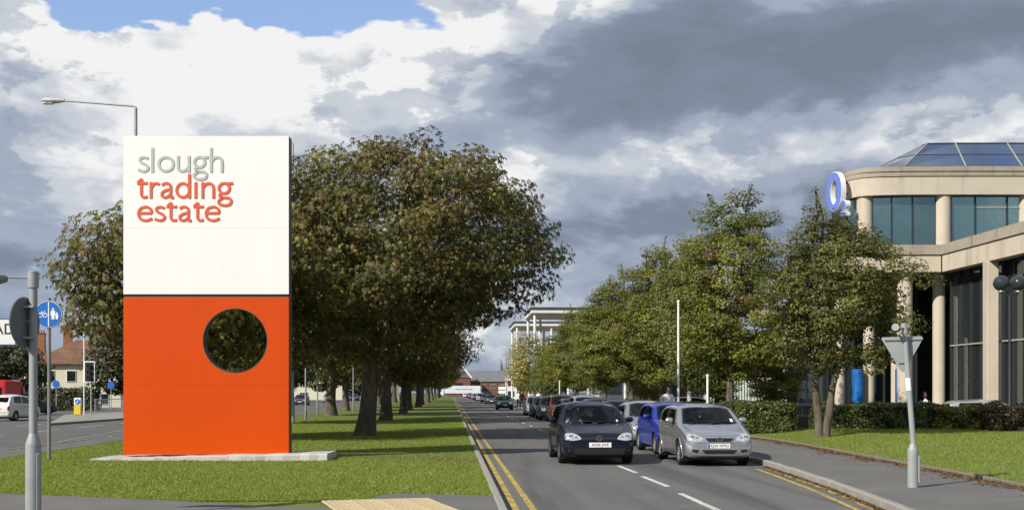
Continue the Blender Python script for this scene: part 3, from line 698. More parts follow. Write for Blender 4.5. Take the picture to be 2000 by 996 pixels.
def tree_mesh(seed, h, rx, zlo, tr, nclump, per, leaf, palette, kind, lump=.28, fork=.3, bark='bark', clr=(.7, 1.25), twin=False, top=1.0, shift=(0, 0), lm='leaf', squash=.75, inner=.5, taper=0, spikes=0, cut=None, nl=1.7):
    """builds one tree at the origin: root > trunk, crown"""
    rng = random.Random(seed); cz = (h+zlo)/2; rz = (h-zlo)/2
    env = envelope(seed*3.7, rx, rz, cz, lump, nl, top, taper)
    cl = []; g = math.pi*(3-math.sqrt(5))
    for i in range(nclump):
        z = 1-2*(i+.5)/nclump; a = g*i+rng.uniform(-.3, .3); q = math.sqrt(1-z*z)
        p = env((q*math.cos(a), q*math.sin(a), z)); k = rng.uniform(inner, .97) if rng.random() < .45 else rng.uniform(.84, 1.03)
        x, y, zz_ = p[0]*k, p[1]*k, cz+(p[2]-cz)*k
        t = max(0, min(1, (zz_-zlo)/(h-zlo))); cl.append((x+shift[0]*(.3+.7*t), y+shift[1]*(.3+.7*t), zz_, rng.uniform(*clr)))
    shoots = []
    for i in range(spikes):                                 # leading shoots that break the outline
        a = rng.uniform(0, 6.28); q = rng.uniform(.3, .92); p = env((q*math.cos(a), q*math.sin(a), math.sqrt(1-q*q)))
        dx_, dy_ = rng.uniform(-.12, .12), rng.uniform(-.12, .12); hs = rng.uniform(.22, .42); shoots.append(((p[0]+shift[0]-dx_, p[1]+shift[1]-dy_, p[2]-1.2), (p[0]+shift[0]+dx_*3, p[1]+shift[1]+dy_*3, p[2]+hs*3.4)))
        for e in range(4): cl.append((p[0]+shift[0]+dx_*e, p[1]+shift[1]+dy_*e, p[2]+hs*e, rng.uniform(.26, .36)*(1-.18*e)))
    if cut: cl = [c for c in cl if not (c[0] < cut[0] and c[2] > cut[1])]
    b = MB(); zf = zlo+fork*(h-zlo)
    for p, q in shoots: b.tube(wander(p, q, 4, .04, rng), [.022, .018, .014, .01, .005], 5)
    starts = [(-.35*tr*4, 0), (.35*tr*4, 0)] if twin else [(0, 0)]
    tops = []
    for sx0, sy0 in starts:
        tip = (sx0*2.4+shift[0]*.3, sy0+shift[1]*.3, zf)
        pts = wander((sx0*.35, sy0, -.12), tip, 6, tr*.25, rng)
        rad = [tr*1.55, tr*1.08]+[tr*(1-.09*i) for i in range(5)]
        b.tube(pts, rad, 12); tops.append(pts)
        nlb = 9 if not twin else 6
        for k in range(nlb):
            src = pts[rng.choice((3, 4, 5, 6))]; c = cl[int((k+.5)/nlb*len(cl))*1 % len(cl)] if k else max(cl, key=lambda q_: q_[2])
            mid = Vector(src).lerp(Vector(c[:3]), .55)+Vector((0, 0, .35))
            lp_ = wander(src, mid, 3, .14, rng)+wander(mid, c[:3], 3, .18, rng)[1:]
            b.tube(lp_, [tr*.48*(1-i/(len(lp_)))+.02 for i in range(len(lp_))], 7)
            for q in range(5):
                c2 = cl[rng.randrange(len(cl))]; st = lp_[rng.choice((2, 3, 4))]
                if (Vector(c2[:3])-st).length < rx*.75:
                    l2 = wander(st, c2[:3], 4, .15, rng); b.tube(l2, [tr*.2*(1-i/5)+.01 for i in range(5)], 5)
    return b, cl, (shift[0]*.6, shift[1]*.6, cz)
def make_tree(name, label, loc, group, rz=0, **kw):
    b, cl, cen = tree_mesh(kw['seed'], kw['h'], kw['rx'], kw['zlo'], kw['tr'], kw['nclump'], kw['per'], kw['leaf'], kw['palette'], kw['kind'],
                           **{k: kw[k] for k in ('lump', 'fork', 'bark', 'clr', 'twin', 'top', 'shift', 'squash', 'inner', 'taper', 'spikes', 'cut', 'nl') if k in kw})
    t = thing(name, label, 'tree', loc, rz, group)
    b.build('trunk', M[kw.get('bark', 'bark')], t, True)
    crown('crown', kw['seed'], cl, kw['per'], kw['leaf'], kw['palette'], M[kw.get('lm', 'leaf')], kw['kind'], t, (kw.get('squash', .75), .5), cen)
    return t
CH = ([(.100, .098, .024), (.068, .075, .02), (.125, .103, .03), (.138, .084, .032), (.19, .17, .042), (.26, .20, .05)], [5, 4, 4, 2.4, 2, .35])
GR = ([(.14, .155, .024), (.095, .115, .022), (.19, .20, .032), (.25, .23, .035), (.12, .075, .03)], [5, 4, 3, 1.5, .6])
BI = ([(.15, .17, .05), (.11, .135, .04), (.20, .205, .058), (.25, .22, .06)], [4, 4, 3, 1])
GO = ([(.33, .27, .055), (.25, .225, .05), (.15, .16, .04)], [4, 4, 2])
DK = ([(.045, .060, .020), (.035, .048, .018), (.065, .075, .026), (.09, .07, .035)], [4, 4, 3, 1])
GY = ([(.085, .090, .050), (.060, .068, .038), (.11, .11, .06)], [4, 4, 2])
CG = 'horse chestnuts in rows on the grass verge'
# road-side row
b1 = W(712, 850, VZ); ch0 = make_tree('chestnut_tree', 'largest horse chestnut, its thick trunk first in the row along the kerb', (b1.x, b1.y, VZ), CG, seed=11, h=10.5, rx=5.4, zlo=3.1, tr=.30, nclump=330, per=100, leaf=.15, palette=CH, kind='palm', lump=.38, nl=2.3, shift=(1.7, 0), clr=(.5, 1.0), inner=.55, cut=(-2.0, 9.3))
ch1 = make_tree('chestnut_tree', 'second horse chestnut along the kerb-side row from the estate sign', (-3.7, 66, VZ), CG, seed=23, h=11.6, rx=5.8, zlo=3.0, tr=.30, nclump=190, per=70, leaf=.21, palette=CH, kind='palm', lump=.3, clr=(.75, 1.25))
ch2 = make_tree('chestnut_tree', 'horse chestnut behind the estate sign, its crown showing on both sides', (-8.9, 38.6, VZ), CG, seed=37, h=7.7, rx=3.3, zlo=2.5, tr=.26, nclump=150, per=95, leaf=.16, palette=CH, kind='palm', lump=.32, shift=(.1, 0), clr=(.7, 1.15))
k = 2
for Y in (88, 106, 126, 148, 172, 200, 232, 270, 315, 365):
    dup((ch1, ch2)[k % 2] if Y > 100 else ch2, (-3.6+.3*math.sin(Y), Y, VZ), Y*1.7, '%s horse chestnut along the kerb-side row from the estate sign' % ORD[k], scale=(1.08, 1.08, 1.04) if k % 2 else (.96, .96, .95)); k += 1
k = 1
for Y in (58.5, 80, 100, 121, 146, 176, 210):
    dup((ch1, ch2)[k % 2], (-8.6+.4*math.sin(Y*3), Y, VZ), Y*2.3+1, '%s horse chestnut in the inner row behind the estate sign' % ORD[k], scale=(1.0, 1.0, 1.06) if k % 2 else (1.1, 1.1, 1.08)); k += 1
# right-hand trees in the planting strip
TG = 'young trees in the planting strip'
t1p = W(1606, 853, .25)
make_tree('ornamental_tree', 'twin-stemmed olive green tree in the gap between the clipped hedges', (t1p.x, t1p.y, bankz(t1p.x, t1p.y)), TG, seed=51, h=7.0, rx=2.6, zlo=2.2, tr=.13, nclump=210, per=125, leaf=.062, palette=([(.11, .118, .026), (.08, .09, .022), (.155, .15, .032), (.17, .11, .035)], [5, 4, 3, 1.2]), kind='quad', lump=.5, nl=2.3, twin=True, fork=.12, clr=(.28, .6), shift=(.35, 0), taper=.12, spikes=4)
tA = make_tree('hornbeam_tree', 'tall green hornbeam just past the twin-stemmed tree', (11.9, 48.5, .13), TG, seed=61, h=10.0, rx=2.25, zlo=1.9, tr=.16, nclump=170, per=170, leaf=.07, palette=GR, kind='quad', lump=.42, nl=2.2, clr=(.32, .66), top=1.0, taper=.12, spikes=4)
tB = make_tree('birch_tree', 'pale birch with drooping twigs beside the white lamp post', (11.9, 57, .13), TG, seed=71, h=9.2, rx=1.75, zlo=1.7, tr=.12, nclump=170, per=150, leaf=.065, palette=BI, kind='quad', lump=.36, nl=2.2, bark='birchbark', clr=(.3, .58), squash=1.4, taper=.15, spikes=4)
tC = make_tree('hornbeam_tree', 'dark green hornbeam next beyond the drooping birch', (12.6, 68, .13), TG, seed=81, h=10.0, rx=2.2, zlo=1.9, tr=.16, nclump=160, per=150, leaf=.085, palette=DK if False else GR, kind='quad', lump=.42, nl=2.2, clr=(.34, .7), top=1.0, taper=.15, spikes=4)
for i, (x, Y, src, s, z) in enumerate(((12.5, 79, tA, 1.0, 1.0), (12.1, 90, tC, 1.05, .98), (12.6, 101, tB, 1.2, 1.0), (12.3, 112, tC, 1.1, .94), (12.4, 124, tA, 1.1, .84), (12.3, 137, tC, 1.0, .72), (12.3, 150, tB, 1.1, .62))):
    dup(src, (x, Y, .13), Y*1.3, '%s leafy tree beyond the drooping birch in the planting strip' % ORD[i+1], scale=(s, s, z))
for i, (x, Y, src, s, z) in enumerate(((16.4, 70, tC, .95, .66), (16.2, 96, tB, 1.1, .72), (15.0, 52.5, tC, .62, .55))):
    dup(src, (x, Y, -.15), Y*2.1, '%s car park tree behind the planting strip' % ORD[i], 'trees standing in the car park', scale=(s, s, z))
make_tree('golden_birch', 'slender golden birch in front of the white portico', (11.2, 166, .13), None, seed=91, h=10.0, rx=3.0, zlo=.9, tr=.14, nclump=100, per=70, leaf=.17, palette=GO, kind='quad', lump=.25, bark='birchbark', clr=(.6, 1.0), squash=1.4)
# background trees on the left and far away
bgA = make_tree('garden_tree', 'grey green garden tree left of the cream house', XY(15, 112, -.45), 'garden trees behind the main road', seed=101, h=7.4, rx=3.4, zlo=1.2, tr=.22, nclump=90, per=70, leaf=.22, palette=GY, kind='quad', lump=.35, clr=(.7, 1.2))
bgB = make_tree('garden_tree', 'dark garden tree in front of the cream house gable', XY(250, 116, -.45), 'garden trees behind the main road', seed=111, h=8.6, rx=4.0, zlo=2.0, tr=.22, nclump=90, per=70, leaf=.22, palette=DK, kind='quad', lump=.3, clr=(.7, 1.2))
for i, (px, yc, src, s) in enumerate(((-90, 120, bgA, 1.1), (290, 150, bgB, 1.0), (380, 170, bgB, 1.15), (470, 180, bgA, 1.1), (560, 200, bgB, 1.2), (640, 240, bgB, 1.2), (700, 270, bgA, 1.25), (760, 320, bgB, 1.3), (820, 360, bgB, 1.3))):
    p = XY(px, yc, -.45); dup(src, p, yc*1.1, '%s background garden tree along the far side of the main road' % ORD[i], scale=s)
for i, (px, yc, src, s) in enumerate(((950, 520, bgB, 1.3), (962, 530, bgA, 1.35), (1008, 520, bgB, 1.3), (1040, 500, bgB, 1.35), (1085, 330, bgB, 1.1), (1120, 320, bgB, 1.2), (905, 600, bgA, 1.5), (1150, 450, bgB, 1.4), (1250, 450, bgB, 1.4))):
    p = XY(px, yc, -.45); p.z = .5 if (yc < 428 and p.x < 60) else -.45; dup(src, p, yc*1.7, '%s distant tree around the brick building at the road end' % ORD[i], 'distant trees at the road end', scale=s)
# hedges: leaves over a twiggy core
M['twig'] = layered('twig', [((.03, .028, .015),), ((.05, .045, .02), 9, .45, .7)], .95, 0)
def hedge(name, label, x0, x1, y0, y1, z0, h, n, pal, leaf=.05, seed=1, rough=.1, group=None, cat='hedge'):
    cx, cy = (x0+x1)/2, (y0+y1)/2; t = thing(name, label, cat, (cx, cy, z0), 0, group); r = np.random.default_rng(seed)
    hx, hy = (x1-x0)/2, (y1-y0)/2; b = MB(); N = 9
    b.box((0, 0, h*.46), (2*hx-.3, 2*hy-.3, h*.84), 0, .12); b.build('twigs', M['twig'], t)
    # points over top and sides
    A = [2*hx*2*hy, 2*hx*h, 2*hx*h, 2*hy*h, 2*hy*h]; f = r.choice(5, n, p=np.array(A)/sum(A)); u, v = r.uniform(-1, 1, n), r.random(n)
    P = np.zeros((n, 3)); Nn = np.zeros((n, 3))
    for k in range(5):
        i = f == k
        if k == 0: P[i] = np.stack([u[i]*hx, (2*v[i]-1)*hy, np.full(i.sum(), h)], 1); Nn[i] = (0, 0, 1)
        elif k < 3: s = (-1, 1)[k-1]; P[i] = np.stack([u[i]*hx, np.full(i.sum(), s*hy), v[i]*h], 1); Nn[i] = (0, s, .25)
        else: s = (-1, 1)[k-3]; P[i] = np.stack([np.full(i.sum(), s*hx), u[i]*hy, v[i]*h], 1); Nn[i] = (s, 0, .25)
    lump = np.array([mnoise.noise((float(a)*1.6+seed, float(c)*1.6, float(d)*1.6)) for a, c, d in P])
    lump2 = np.array([mnoise.noise((float(a)*5+seed, float(c)*5, float(d)*5)) for a, c, d in P])
    dep = rough*(1.4*lump+.8*lump2)-np.abs(r.normal(0, rough*.6, n)); P = P+Nn*dep[:, None]
    P[:, 2] = np.clip(P[:, 2], .02, 9)
    e = np.minimum(1, (hx-np.abs(P[:, 0]))/.22); e2 = np.minimum(1, (hy-np.abs(P[:, 1]))/.22); P[:, 2] -= np.where(f == 0, .12*((1-e)**2+(1-e2)**2), 0)
    nrm = Nn+r.normal(0, .5, (n, 3))+np.array([0, 0, .3]); nrm /= np.linalg.norm(nrm, axis=1)[:, None]
    uu = np.cross(nrm, r.normal(size=(n, 3))); uu /= np.linalg.norm(uu, axis=1)[:, None]; vv = np.cross(nrm, uu); s = leaf*r.uniform(.7, 1.3, n)
    Q = np.zeros((n, 4, 3)); Q[:, 0] = P-uu*s[:, None]; Q[:, 1] = P-vv*s[:, None]*.6; Q[:, 2] = P+uu*s[:, None]; Q[:, 3] = P+vv*s[:, None]*.6
    pa = np.array(pal[0]); w = np.array(pal[1]); w = w/w.sum(); tint = pa[r.choice(len(pa), n, p=w)]*r.uniform(.7, 1.25, (n, 1))*(1+.5*lump[:, None])
    leaf_obj('foliage', Q, np.clip(tint, .01, .5), 4, [(0, 1, 2, 3)], M['leaf_gloss'], t, 'stuff'); return t
HG = ([(.075, .10, .025), (.055, .075, .02), (.11, .13, .035), (.14, .12, .045)], [5, 4, 2, 1])
hedge('clipped_hedge', 'clipped green hedge between the silver hatchback and the twin-stemmed tree', 10.55, 12.6, 41.2, 45.2, .16, 1.15, 15000, HG, .05, 2)
hedge('clipped_hedge', 'long clipped hedge running along the pavement edge beside the parked cars', 10.3, 11.2, 45.6, 72, .13, 1.1, 16000, HG, .06, 3)
hedge('clipped_hedge', 'clipped green hedge in front of the rotunda between tree and yellow shrub', 13.6, 18.3, 42.0, 43.1, .3, .95, 16000, HG, .05, 4)
hedge('yellow_shrub', 'yellow green shrub between the green hedge and the purple shrub', 18.0, 20.1, 41.5, 42.7, .3, .85, 7000, ([(.25, .22, .035), (.17, .17, .03), (.10, .12, .03)], [4, 3, 3]), .05, 5, .14, None, 'shrub')
hedge('purple_shrub', 'dark purple-brown shrub at the end of the hedge line', 19.3, 22.4, 39.6, 41.2, .3, .95, 9000, ([(.06, .038, .022), (.085, .055, .03), (.04, .027, .018), (.075, .07, .025)], [4, 3, 3, 1]), .05, 6, .14, None, 'shrub')
hedge('clipped_hedge', 'far clipped hedge below the golden birch', 10.3, 12.2, 128, 178, .13, 2.6, 9000, HG, .16, 7, .25)
p = XY(136, 108); hedge('garden_hedge', 'tall dark hedge in front of the cream house', p.x-2.6, p.x+2.6, p.y-1, p.y+1, -.45, 2.5, 7000, DK, .1, 8, .2)
p = XY(60, 110); hedge('garden_hedge', 'low dark hedge beside the red van', p.x-4, p.x+.9, p.y-1, p.y+1, -.45, 2.2, 6000, DK, .1, 9, .2)

# ------------------------------------------------------------------ vehicles
def paint(name, col, metal=.0, rough=.28):
    dark = sum(col) < .2; return pmat(name, col, .35 if dark else rough, metal, .12 if dark else .5, .05, 1.5, coat=.55)
PT = {'navy': paint('paint_navy', (.005, .006, .016)), 'silver': paint('paint_silver', (.50, .51, .53), .8, .25), 'blue': paint('paint_blue', (.008, .024, .27), .15),
      'burgundy': paint('paint_burgundy', (.07, .010, .012)), 'green': paint('paint_green', (.010, .045, .040)), 'darkgrey': paint('paint_darkgrey', (.05, .055, .06), .3),
      'black': paint('paint_black', (.010, .010, .011)), 'white': paint('paint_white', (.62, .62, .60)), 'red': paint('paint_red', (.55, .012, .012)), 'palesilver': paint('paint_palesilver', (.56, .57, .59), .7, .25), 'darkblue': paint('paint_darkblue', (.012, .018, .06), .2)}
def glassmat(name, tint):
    m = bpy.data.materials.new(name); m.use_nodes = True; nt = m.node_tree; nt.nodes.remove(nt.nodes['Principled BSDF'])
    t = nt.nodes.new('ShaderNodeBsdfTransparent'); t.inputs[0].default_value = (*tint, 1); g = nt.nodes.new('ShaderNodeBsdfGlossy'); g.inputs['Roughness'].default_value = .02
    f = nt.nodes.new('ShaderNodeFresnel'); f.inputs[0].default_value = 1.42; mx = nt.nodes.new('ShaderNodeMixShader')
    nt.links.new(f.outputs[0], mx.inputs[0]); nt.links.new(t.outputs[0], mx.inputs[1]); nt.links.new(g.outputs[0], mx.inputs[2]); nt.links.new(mx.outputs[0], nt.nodes['Material Output'].inputs[0]); return m
M['carglass'] = glassmat('carglass', (.50, .58, .55)); M['vanglass'] = pmat('vanglass', (.008, .011, .012), .04, 0, .3)
M['lining'] = pmat('lining', (.035, .036, .038), .9); M['seat'] = pmat('seat', (.05, .052, .056), .9, 0, .3, .2, 12)
M['lampglass'] = pmat('lampglass', (.62, .64, .66), .12, .55, .6, .35, 26)
M['chrome'] = pmat('chrome', (.6, .6, .62), .15, 1)
M['alloy'] = pmat('alloy', (.42, .42, .43), .35, .7)
M['grille'] = pmat('grille', (.012, .012, .013), .5, 0, .4)
M['trim'] = pmat('trim', (.02, .02, .021), .55)
M['taillamp'] = pmat('taillamp', (.32, .010, .012), .15, 0, .6, coat=.5)
M['plate_yellow'] = pmat('plate_yellow', (.68, .47, .04), .4)
M['plate_front'] = pmat('plate_front', (.74, .75, .73), .4)
M['euroblue'] = pmat('euroblue', (.015, .06, .35), .4)
M['paper'] = pmat('paper', (.7, .75, .7), .6)
SPEC = {
 'golf': dict(L=4.2, wb=2.58, fo=.88, wr=.315, top=[(0, .58), (.03, .68), (.10, .745), (.3, .80), (.9, .92), (1.12, .95), (1.82, 1.385), (2.15, 1.46), (2.7, 1.485), (3.45, 1.44), (3.78, 1.37), (4.02, .99), (4.12, .9), (4.18, .62), (4.2, .55)],
    belt=[(0, .48), (.12, .60), (.5, .72), (1.0, .84), (1.5, .91), (3.4, .97), (3.9, .95), (4.1, .7), (4.2, .5)], plan=[(0, .69), (.04, .77), (.12, .83), (.35, .865), (.9, .88), (3.2, .88), (3.8, .84), (4.1, .76), (4.2, .68)], roof=.62),
 'corsa': dict(L=3.82, wb=2.49, fo=.74, wr=.295, top=[(0, .56), (.03, .66), (.10, .74), (.3, .81), (.75, .91), (.98, .96), (1.62, 1.35), (1.95, 1.42), (2.5, 1.44), (3.1, 1.40), (3.4, 1.33), (3.65, .98), (3.75, .85), (3.8, .6), (3.82, .55)],
    belt=[(0, .45), (.12, .58), (.4, .70), (.9, .83), (1.4, .90), (3.0, .99), (3.5, .95), (3.7, .7), (3.82, .5)], plan=[(0, .62), (.04, .71), (.12, .775), (.32, .808), (.8, .822), (2.9, .822), (3.4, .79), (3.7, .72), (3.82, .62)], roof=.59),
 'saloon': dict(L=4.45, wb=2.65, fo=.9, wr=.31, top=[(0, .54), (.03, .62), (.10, .69), (.3, .77), (.95, .90), (1.2, .94), (1.95, 1.36), (2.3, 1.43), (2.9, 1.43), (3.35, 1.35), (3.85, 1.02), (4.25, .99), (4.38, .9), (4.44, .6), (4.45, .55)],
    belt=[(0, .46), (.12, .58), (.5, .70), (1.0, .82), (1.5, .89), (3.4, .94), (4.1, .92), (4.35, .7), (4.45, .5)], plan=[(0, .66), (.04, .75), (.12, .81), (.35, .84), (.9, .86), (3.4, .86), (4.0, .83), (4.35, .76), (4.45, .66)], roof=.60),
 'mpv': dict(L=4.0, wb=2.55, fo=.78, wr=.30, top=[(0, .56), (.03, .66), (.10, .76), (.3, .86), (.7, .98), (.92, 1.03), (1.6, 1.48), (2.0, 1.57), (2.6, 1.59), (3.4, 1.54), (3.7, 1.47), (3.9, 1.05), (3.96, .9), (3.99, .6), (4.0, .55)],
    belt=[(0, .48), (.12, .62), (.4, .76), (.9, .9), (1.4, .97), (3.2, 1.03), (3.7, 1.0), (3.9, .7), (4.0, .5)], plan=[(0, .64), (.04, .73), (.12, .79), (.32, .825), (.8, .84), (3.2, .84), (3.7, .81), (3.9, .76), (4.0, .68)], roof=.64)}
def car_body(sp):
    L = sp['L']; N = 400; t = np.linspace(0, L, N)
    def cv(pts, sig):
        y = np.interp(t, [p[0] for p in pts], [p[1] for p in pts]); k = max(1, int(sig/L*N)); ker = np.hanning(2*k+3); ker /= ker.sum()
        yp = np.concatenate((np.full(k+1, y[0]), y, np.full(k+1, y[-1]))); z = np.convolve(yp, ker, 'valid'); e = np.clip(np.minimum(t, L-t)/(.12), 0, 1); return y*(1-e)+z*e
    top, belt, plan = cv(sp['top'], .09), cv(sp['belt'], .15), cv(sp['plan'], .08)
    bot = np.interp(t, [0, .12, .6, L-.6, L-.1, L], [.25, .20, .19, .19, .24, .30])
    st = np.concatenate((np.linspace(0, .3, 22)[:-1]**1.0, np.linspace(.3, L-.3, 84), np.linspace(L-.3, L, 14)[1:]))
    rows = []
    for s in st:
        zt, zb, w, z0 = (float(np.interp(s, t, a)) for a in (top, belt, plan, bot)); zb = min(zb, zt-.05); h = zt-zb
        wr = w-.02-max(0, h-.1)*(w-sp['roof'])/.52*1.0; wr = max(wr, .3)
        g = min(1, h/.35)
        pts = [(0, z0), (.55*w, z0), (.86*w, z0+.01), (.955*w, z0+.07), (.985*w, z0+(zb-z0)*.35), (w, z0+(zb-z0)*.62), (.992*w, zb-.06), (.97*w, zb)]
        pts += [(.97*w*(1-.35*g)+.35*g*wr, zb+h*.35), (.97*w*(1-.72*g)+.72*g*wr-.02*(1-g), zb+h*.70)]
        pts += [(wr*(.96-.1*(1-g)), zt-h*.13-.0), (wr*.80, zt-.035*g-.012), (wr*.45, zt-.008), (0, zt)]
        q = smooth(pts, 4); rows.append([(max(0, a), c) for a, c in q])
    K = len(rows[0]); V = []; F = []
    for s, q in zip(st, rows):
        for sd in (1, -1):
            for a, c in q: V.append([sd*a, s, c])
    n = len(st); V = np.array(V); ws = 2*K
    # wheel arches: snap onto the circle, then open
    kill = np.zeros(len(V), bool)
    for cy in (sp['fo'], sp['fo']+sp['wb']):
        Rr = sp['wr']+.055; cz = sp['wr']; dy, dz = V[:, 1]-cy, V[:, 2]-cz; r = np.hypot(dy, dz); side = np.abs(V[:, 0]) > .42
        near = side & (np.abs(r-Rr) < .028) & (r > 1e-6); V[near, 1] = cy+dy[near]/r[near]*Rr; V[near, 2] = cz+dz[near]/r[near]*Rr
        r2 = np.hypot(V[:, 1]-cy, V[:, 2]-cz); kill |= side & (r2 <= Rr+.002)
    for i in range(n-1):
        for h_ in (0, 1):
            for k in range(K-1):
                a = i*ws+h_*K+k; f = (a, a+1, a+ws+1, a+ws)
                if kill[list(f)].all(): continue
                F.append(f if h_ else f[::-1])
    for i, e in ((0, 0), (n-1, 1)):
        for k in range(K-1):
            a, c = i*ws+k, i*ws+K+k; F.append((a, a+1, c+1, c) if not e else (c, c+1, a+1, a))
    me = bpy.data.meshes.new('body'); me.from_pydata([tuple(v) for v in V], [], F); me.update()
    bm = bmesh.new(); bm.from_mesh(me); bmesh.ops.remove_doubles(bm, verts=bm.verts, dist=.0008); bmesh.ops.recalc_face_normals(bm, faces=bm.faces)
    bvh = BVHTree.FromBMesh(bm); bm.to_mesh(me); bm.free(); return me, bvh
def fill(b, outline, proj, off, rings=6):
    """star-shaped outline (2-D) laid on the body by proj(u,v)->point,normal dir"""
    n = len(outline); cu, cv_ = sum(p[0] for p in outline)/n, sum(p[1] for p in outline)/n; o = len(b.V)
    for rg in range(rings+1):
        f = 1-rg/(rings+.0) if rg < rings else .02
        for p in outline:
            b.V.append(proj(cu+(p[0]-cu)*f, cv_+(p[1]-cv_)*f, off))
    for p in outline: b.V.append(proj(p[0], p[1], -.012))
    for rg in range(rings):
        for k in range(n):
            j = (k+1) % n; b.F.append((o+rg*n+k, o+rg*n+j, o+(rg+1)*n+j, o+(rg+1)*n+k))
    for k in range(n):
        j = (k+1) % n; q = o+(rings+1)*n; b.F.append((q+k, q+j, o+j, o+k))
    b.F.append(tuple(o+rings*n+k for k in range(n)))
def rnd(poly, r=.03, n=3):
    """round the corners and subdivide the sides"""
    o = []; m = len(poly)
    for i in range(m):
        a, p, c = Vector(poly[i-1]), Vector(poly[i]), Vector(poly[(i+1) % m]); d1, d2 = (a-p), (c-p); k = min(r, d1.length*.45, d2.length*.45)
        s, e = p+d1.normalized()*k, p+d2.normalized()*k
        for q in range(n+1): t = q/n; o.append(s*(1-t)**2+p*2*t*(1-t)+e*t*t)
        nx = Vector(poly[(i+1) % m]); d = nx-p; st = int(d.length/.09)
        for q in range(1, st): 
            u = k/d.length+(1-2*k/d.length)*q/st; o.append(p+d*u)
    return [(v.x, v.y) for v in o]
def build_car(kind, colour, label, plate=None, front_style='a', group=None, rear_plate=None):
    sp = SPEC[kind]; L = sp['L']; me, bvh = car_body(sp)
    root = thing('car', label, 'car', (0, 0, 0), 0, group); body = mk('body', me, PT[colour], root, 'all')
    try: me.set_sharp_from_angle(angle=R(50))
    except Exception: pass
    def pf(x, z, off):
        h = bvh.ray_cast(Vector((x, -2, z)), Vector((0, 1, 0)))[0]; y = h.y if h else .1; return (x, y-off, z)
    def pr(x, z, off):
        h = bvh.ray_cast(Vector((x, L+2, z)), Vector((0, -1, 0)))[0]; y = h.y if h else L-.1; return (x, y+off, z)
    def psd(sd):
        def f(y, z, off):
            h = bvh.ray_cast(Vector((sd*2, y, z)), Vector((-sd, 0, 0)))[0]; x = h.x if h else sd*.8; return (x+sd*off, y, z)
        return f
    def pt(x, y, off):
        h = bvh.ray_cast(Vector((x, y, 3)), Vector((0, 0, -1)))[0]; z = h.z if h else .9; return (x, y, z+off)
    def part(nm, m, outl, pj, off=.004, r=.03, par=root, rings=6):
        b = MB(); fill(b, rnd(outl, r), pj, off, rings); return b.build(nm, m, par, True)
    openings = []
    def glaze(nm, outl, pj, axis, r=.04, rings=6, sd=0):
        openings.append((axis, rnd(outl, r), sd)); return part(nm, M['carglass'], outl, pj, .004, r, rings=rings)
    def mir(p): return [(-a, c) for a, c in p][::-1]
    T = sp['top']; w0 = max(p[1] for p in sp['plan']); zt = {p[0]: p[1] for p in T}
    iw = 5; yb, zb = T[iw]; yt, ztp = T[iw+1]
    # windscreen on the slope (projected from above)
    wb_ = sp['roof']
    glaze('windscreen', [(-w0*.81, yb+.03), (0, yb-.10), (w0*.81, yb+.03), (wb_*.94, yt+.06), (0, yt-.02), (-wb_*.94, yt+.06)], pt, 'T', .05, 10)
    # rear window, tail lamps, rear plate
    rk = len(T)-5; (y1, z1_), (y2, z2_) = T[rk], T[rk+1]
    if kind == 'saloon': glaze('rear_window', [(-wb_*.9, T[9][0]+.06), (wb_*.9, T[9][0]+.06), (w0*.74, T[10][0]-.05), (-w0*.74, T[10][0]-.05)], pt, 'T', .05)
    else: glaze('rear_window', [(-w0*.72, z2_+.06), (w0*.72, z2_+.06), (wb_*.92, z1_-.06), (-wb_*.92, z1_-.06)], pr, 'R', .06)
    for sd in (1, -1):
        o = [(w0*.70, .62), (w0*.86, .64), (w0*.86, .88), (w0*.72, .88)]
        part('tail_lamp', M['taillamp'], o if sd > 0 else mir(o), pr, .006, .04)
    MB().box((0, pr(0, .72, 0)[1]+.008, .72), (.52, .012, .115), 0, .003).build('number_plate', M['plate_yellow'], root)
    # side glass, doors, handles, arches, mirrors
    for sd in (1, -1):
        pj = psd(sd); c0 = yb+.36; c3 = L-.52; zb1 = float(np.interp(c0+.4, [p[0] for p in sp['belt']], [p[1] for p in sp['belt']]))+.03; tz = max(p[1] for p in T)-.13
        mid = (c0+c3)/2+.08
        ztop_at = lambda y: min(tz, float(np.interp(y, [p[0] for p in T], [p[1] for p in T]))-.10)
        glaze('side_window', [(c0, zb1), (mid-.04, zb1+.03), (mid-.05, ztop_at(mid)), (yt+.12, ztop_at(yt+.12))], pj, 'S', .03, 6, sd)
        e3 = c3 if kind != 'saloon' else c3-.45
        glaze('side_window', [(mid+.03, zb1+.03), (e3, zb1+.07), (e3-.12, ztop_at(e3-.12)), (mid+.02, ztop_at(mid))], pj, 'S', .04, 6, sd)
        for ya in (c0+.06, mid):
            b = MB(); fill(b, rnd([(ya-.004, .32), (ya+.004, .32), (ya+.004, zb1-.03), (ya-.004, zb1-.03)], .001, 1), pj, .002, 2); b.build('door_gap', M['trim'], root)
        for ya in (mid-.2, mid+.75):
            p = pj(ya, zb1-.10, .018); MB().box(p, (.03, .16, .028), 0, .01).build('door_handle', PT[colour], root)
        pm = pj(c0+.12, zb1+.03, .0); b = MB(); b.box((pm[0]+sd*.12, pm[1]-.02, pm[2]+.05), (.19, .10, .13), -sd*.12, .04)
        mo = b.build('door_mirror', PT[colour], root, True); MB().tube([(pm[0]-sd*.02, pm[1], pm[2]), (pm[0]+sd*.07, pm[1]-.01, pm[2]+.01)], .025, 8).build('mirror_arm', M['trim'], mo, True)
